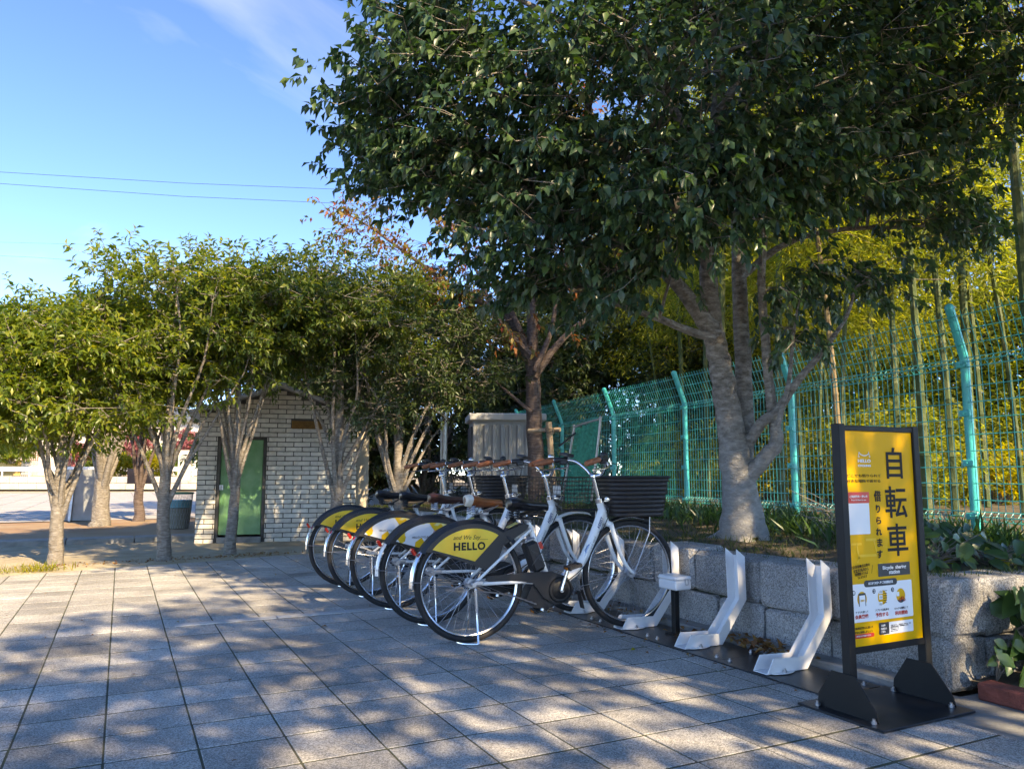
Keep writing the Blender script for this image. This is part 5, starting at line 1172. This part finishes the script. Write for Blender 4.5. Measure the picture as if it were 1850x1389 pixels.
# low stone wall and terrace across the plaza
RZ = -YAW
def far(name, u, v, dep, z, lab, cat, group=None):
    p = P(u, v, dep); return empty(name, (p.x, p.y, z), RZ, lab, cat, group)
fw_ = far('terrace_wall', 150, 880, 45, .05, 'low pale block wall across the far side of the sunlit plaza', 'wall')
for r_ in range(2):
    for k in range(24):
        b = MB(); b.box((-12.6 + k * 1.05 + (.5 if r_ else 0), 0, .19 + .38 * r_), (1.03, .5, .365), bev=.02); b.build('block', mat('pale_block', (.50, .44, .38), .9, var=.12, scale=2), fw_)
c_ = P(150, 870, 50); 
tv = [c_ + Vector((CY * a + SY * e, -SY * a + CY * e, 0)) for a, e in ((-16, -4.8), (12, -4.8), (16, 60), (-40, 60))]
tag(link(bpy.data.objects.new('terrace', mesh_np('terrace', [(p.x, p.y, .80) for p in tv], [(0, 1, 2, 3)], mat('dry_lawn', (.34, .25, .15), .95, col2=(.24, .22, .11), scale=.6)))), kind='structure')
gr_ = far('guard_rail', 150, 860, 56, .8, 'white guard rail along the road beyond the plaza', 'guard rail')
b = MB(); b.box((0, 0, .52), (26, .08, .34), bev=.03); b.build('beam', white_paint, gr_)
for k in range(13):
    b = MB(); b.tube([(-12 + k * 2, .08, 0), (-12 + k * 2, .08, .7)], .06, 8); b.build('post', white_paint, gr_)
wallm = lambda n_, c: mat(n_, c, .85, var=.06, scale=.8)
def house(u, dep, w_, d_, h_, lab, m, wins, roofm, flat=False):
    r_ = far('house', u, 850, dep, .8, lab, 'house', 'houses beyond the plaza'); b = MB(); b.box((0, d_ / 2, h_ / 2), (w_, d_, h_)); b.build('wall', m, r_)
    b = MB()
    if flat: b.box((0, d_ / 2, h_ + .12), (w_ + .4, d_ + .4, .24), bev=.05)
    else: b.prism([(-w_ / 2 - .5, h_), (w_ / 2 + .5, h_), (0, h_ + w_ * .22)], 'y', -.5, d_ + .5)
    b.build('roof', roofm, r_)
    for (x, z, a, c) in wins:
        b = MB(); b.box((x, -.03, z), (a + .16, .06, c + .16), bev=.02); wf = b.build('window', mat('window_frame', (.5, .5, .5), .5), r_)
        b = MB(); b.box((x, -.07, z), (a, .03, c)); b.build('pane', mat('dark_glass', (.03, .035, .04), .1), wf)
grey_roof = mat('slate_roof', (.10, .11, .12), .6)
house(108, 66, 7.5, 6, 5.4, 'pale pink house with dark garage openings beyond the plaza', wallm('pale_pink_render', (.58, .46, .42)), [(-1.9, 1.3, 1.5, 1.6), (.4, 1.3, 1.8, 1.6), (2.4, 1.3, 1.3, 1.6), (-1.8, 3.9, 1.4, 1.1), (1.5, 3.9, 1.4, 1.1)], grey_roof)
house(5, 62, 4.2, 5, 6.2, 'cream house partly hidden at the left edge', wallm('cream_render', (.62, .56, .48)), [(-.8, 4.3, 1.1, 1.1), (.9, 4.3, 1.1, 1.1)], grey_roof)
house(262, 72, 9, 6, 5.0, 'light beige house behind the red trees', wallm('beige_render', (.55, .50, .44)), [(-3, 1.4, 1.5, 1.5), (0, 1.4, 1.5, 1.5), (3, 1.4, 1.5, 1.5), (-2, 3.8, 1.3, 1.0), (2, 3.8, 1.3, 1.0)], grey_roof)
yw = far('garden_wall', 16, 850, 58, .8, 'ochre yellow garden wall at the far left', 'wall'); b = MB(); b.box((0, 0, .62), (1.9, .2, 1.15), bev=.02); b.build('wall', wallm('ochre_render', (.62, .42, .16)), yw)
lw = far('block_screen', 52, 850, 58, .8, 'grey block screen wall beside the ochre wall', 'wall')
for i in range(4):
    for j in range(4): b = MB(); b.box((-.48 + .32 * i, 0, .2 + .27 * j), (.30, .15, .25), bev=.02); b.build('block', concrete_lt, lw)
ls = far('lattice_screen', 52, 830, 60, 1.9, 'reddish lattice screen above the block wall', 'lattice')
b = MB()
for k in range(9): b.box((-.7 + .175 * k, 0, .55), (.04, .03, 1.2)); b.box((0, .035, .0 + .14 * k), (1.45, .03, .04))
b.build('lattice', mat('red_brown_wood', (.22, .07, .05), .8), ls)
cw = far('gate_pillar', 333, 850, 40, .6, 'cream wall with a round emblem seen left of the shed', 'wall'); b = MB(); b.box((0, 0, .8), (.62, .25, 1.6), bev=.02); b.build('wall', wallm('cream_stone', (.60, .52, .40)), cw)
b = MB(); b.tube([(.14 * math.cos(t), -.13, 1.22 + .14 * math.sin(t)) for t in np.linspace(0, 6.283, 25)[:-1]], .025, 6, closed=True); b.box((0, -.13, 1.22), (.1, .03, .1)); b.build('emblem', mat('grey_emblem', (.25, .24, .23), .6), cw)
fs = [shrub_mesh(700, 1.0, 1.5, 60, .2, leaf_red), shrub_mesh(701, 1.0, 1.2, 60, .2, leaf_und), shrub_mesh(702, 1.0, 1.3, 60, .2, leaf_osm)]
for u, v, dep, z, s, q, lab in ((138, 850, 54, 1.6, 1.0, 0, 'crimson autumn bush in front of the pink house'), (245, 850, 50, 2.2, 1.0, 0, 'crimson autumn tree seen between the stems left of the shed'), (338, 850, 44, 2.2, .8, 0, 'small crimson tree close to the shed corner'), (215, 850, 52, .8, 1.2, 1, 'yellow green bush across the plaza'), (272, 850, 52, .8, 1.1, 1, 'rounded yellow bush on the far terrace'), (20, 850, 57, 1.8, 1.3, 2, 'green hedge bush above the ochre wall'), (190, 850, 58, .8, 1.6, 2, 'dark green bush behind the old thick trunk'), (300, 850, 60, .8, 1.8, 2, 'green bush left of the round emblem wall')):
    o = far('bush', u, v, dep, z, lab, 'bush'); o.scale = (s, s, s)
    for n_, me in zip(('foliage', 'stems'), fs[q]): link(bpy.data.objects.new(n_, me), o)['kind'] = 'stuff'
    if q == 0:
        b = MB(); b.tube([(0, 0, -1.0 / s * (z - .8) - .1), (.05, 0, .3)], [.07, .04], 6); b.build('trunk', bark_cherry, o)
# overhead wires
wl = ['upper of the two dark power lines crossing the blue sky', 'lower of the two dark power lines crossing the blue sky', 'faint thin wire high above the left trees', 'faint wire just above the leftmost tree tops']
for k, (a_, m_, c_, r_) in enumerate((((-200, 299), (330, 331), (1000, 358), .014), ((-200, 318), (330, 355), (1000, 385), .014), ((-300, 430), (200, 443), (900, 462), .006), ((-300, 448), (60, 465), (700, 510), .008))):
    b = MB(); b.tube([P(*a_, 46), P(*m_, 48), P(*c_, 52)], r_, 5); tag(b.build('power_line', black_plastic), wl[k], 'power line', 'power lines in the sky')

# lettering: turn the font curves into plain meshes
bpy.context.view_layer.update(); dg = bpy.context.evaluated_depsgraph_get()
for o in [o for o in SC.objects if o.type == 'FONT']:
    me = bpy.data.meshes.new_from_object(o.evaluated_get(dg)); n_ = bpy.data.objects.new('lettering', me); par = o.parent; mtx = (o.location.copy(), o.rotation_euler.copy(), o.scale.copy()); bpy.data.objects.remove(o)
    link(n_, par); n_.location, n_.rotation_euler, n_.scale = mtx
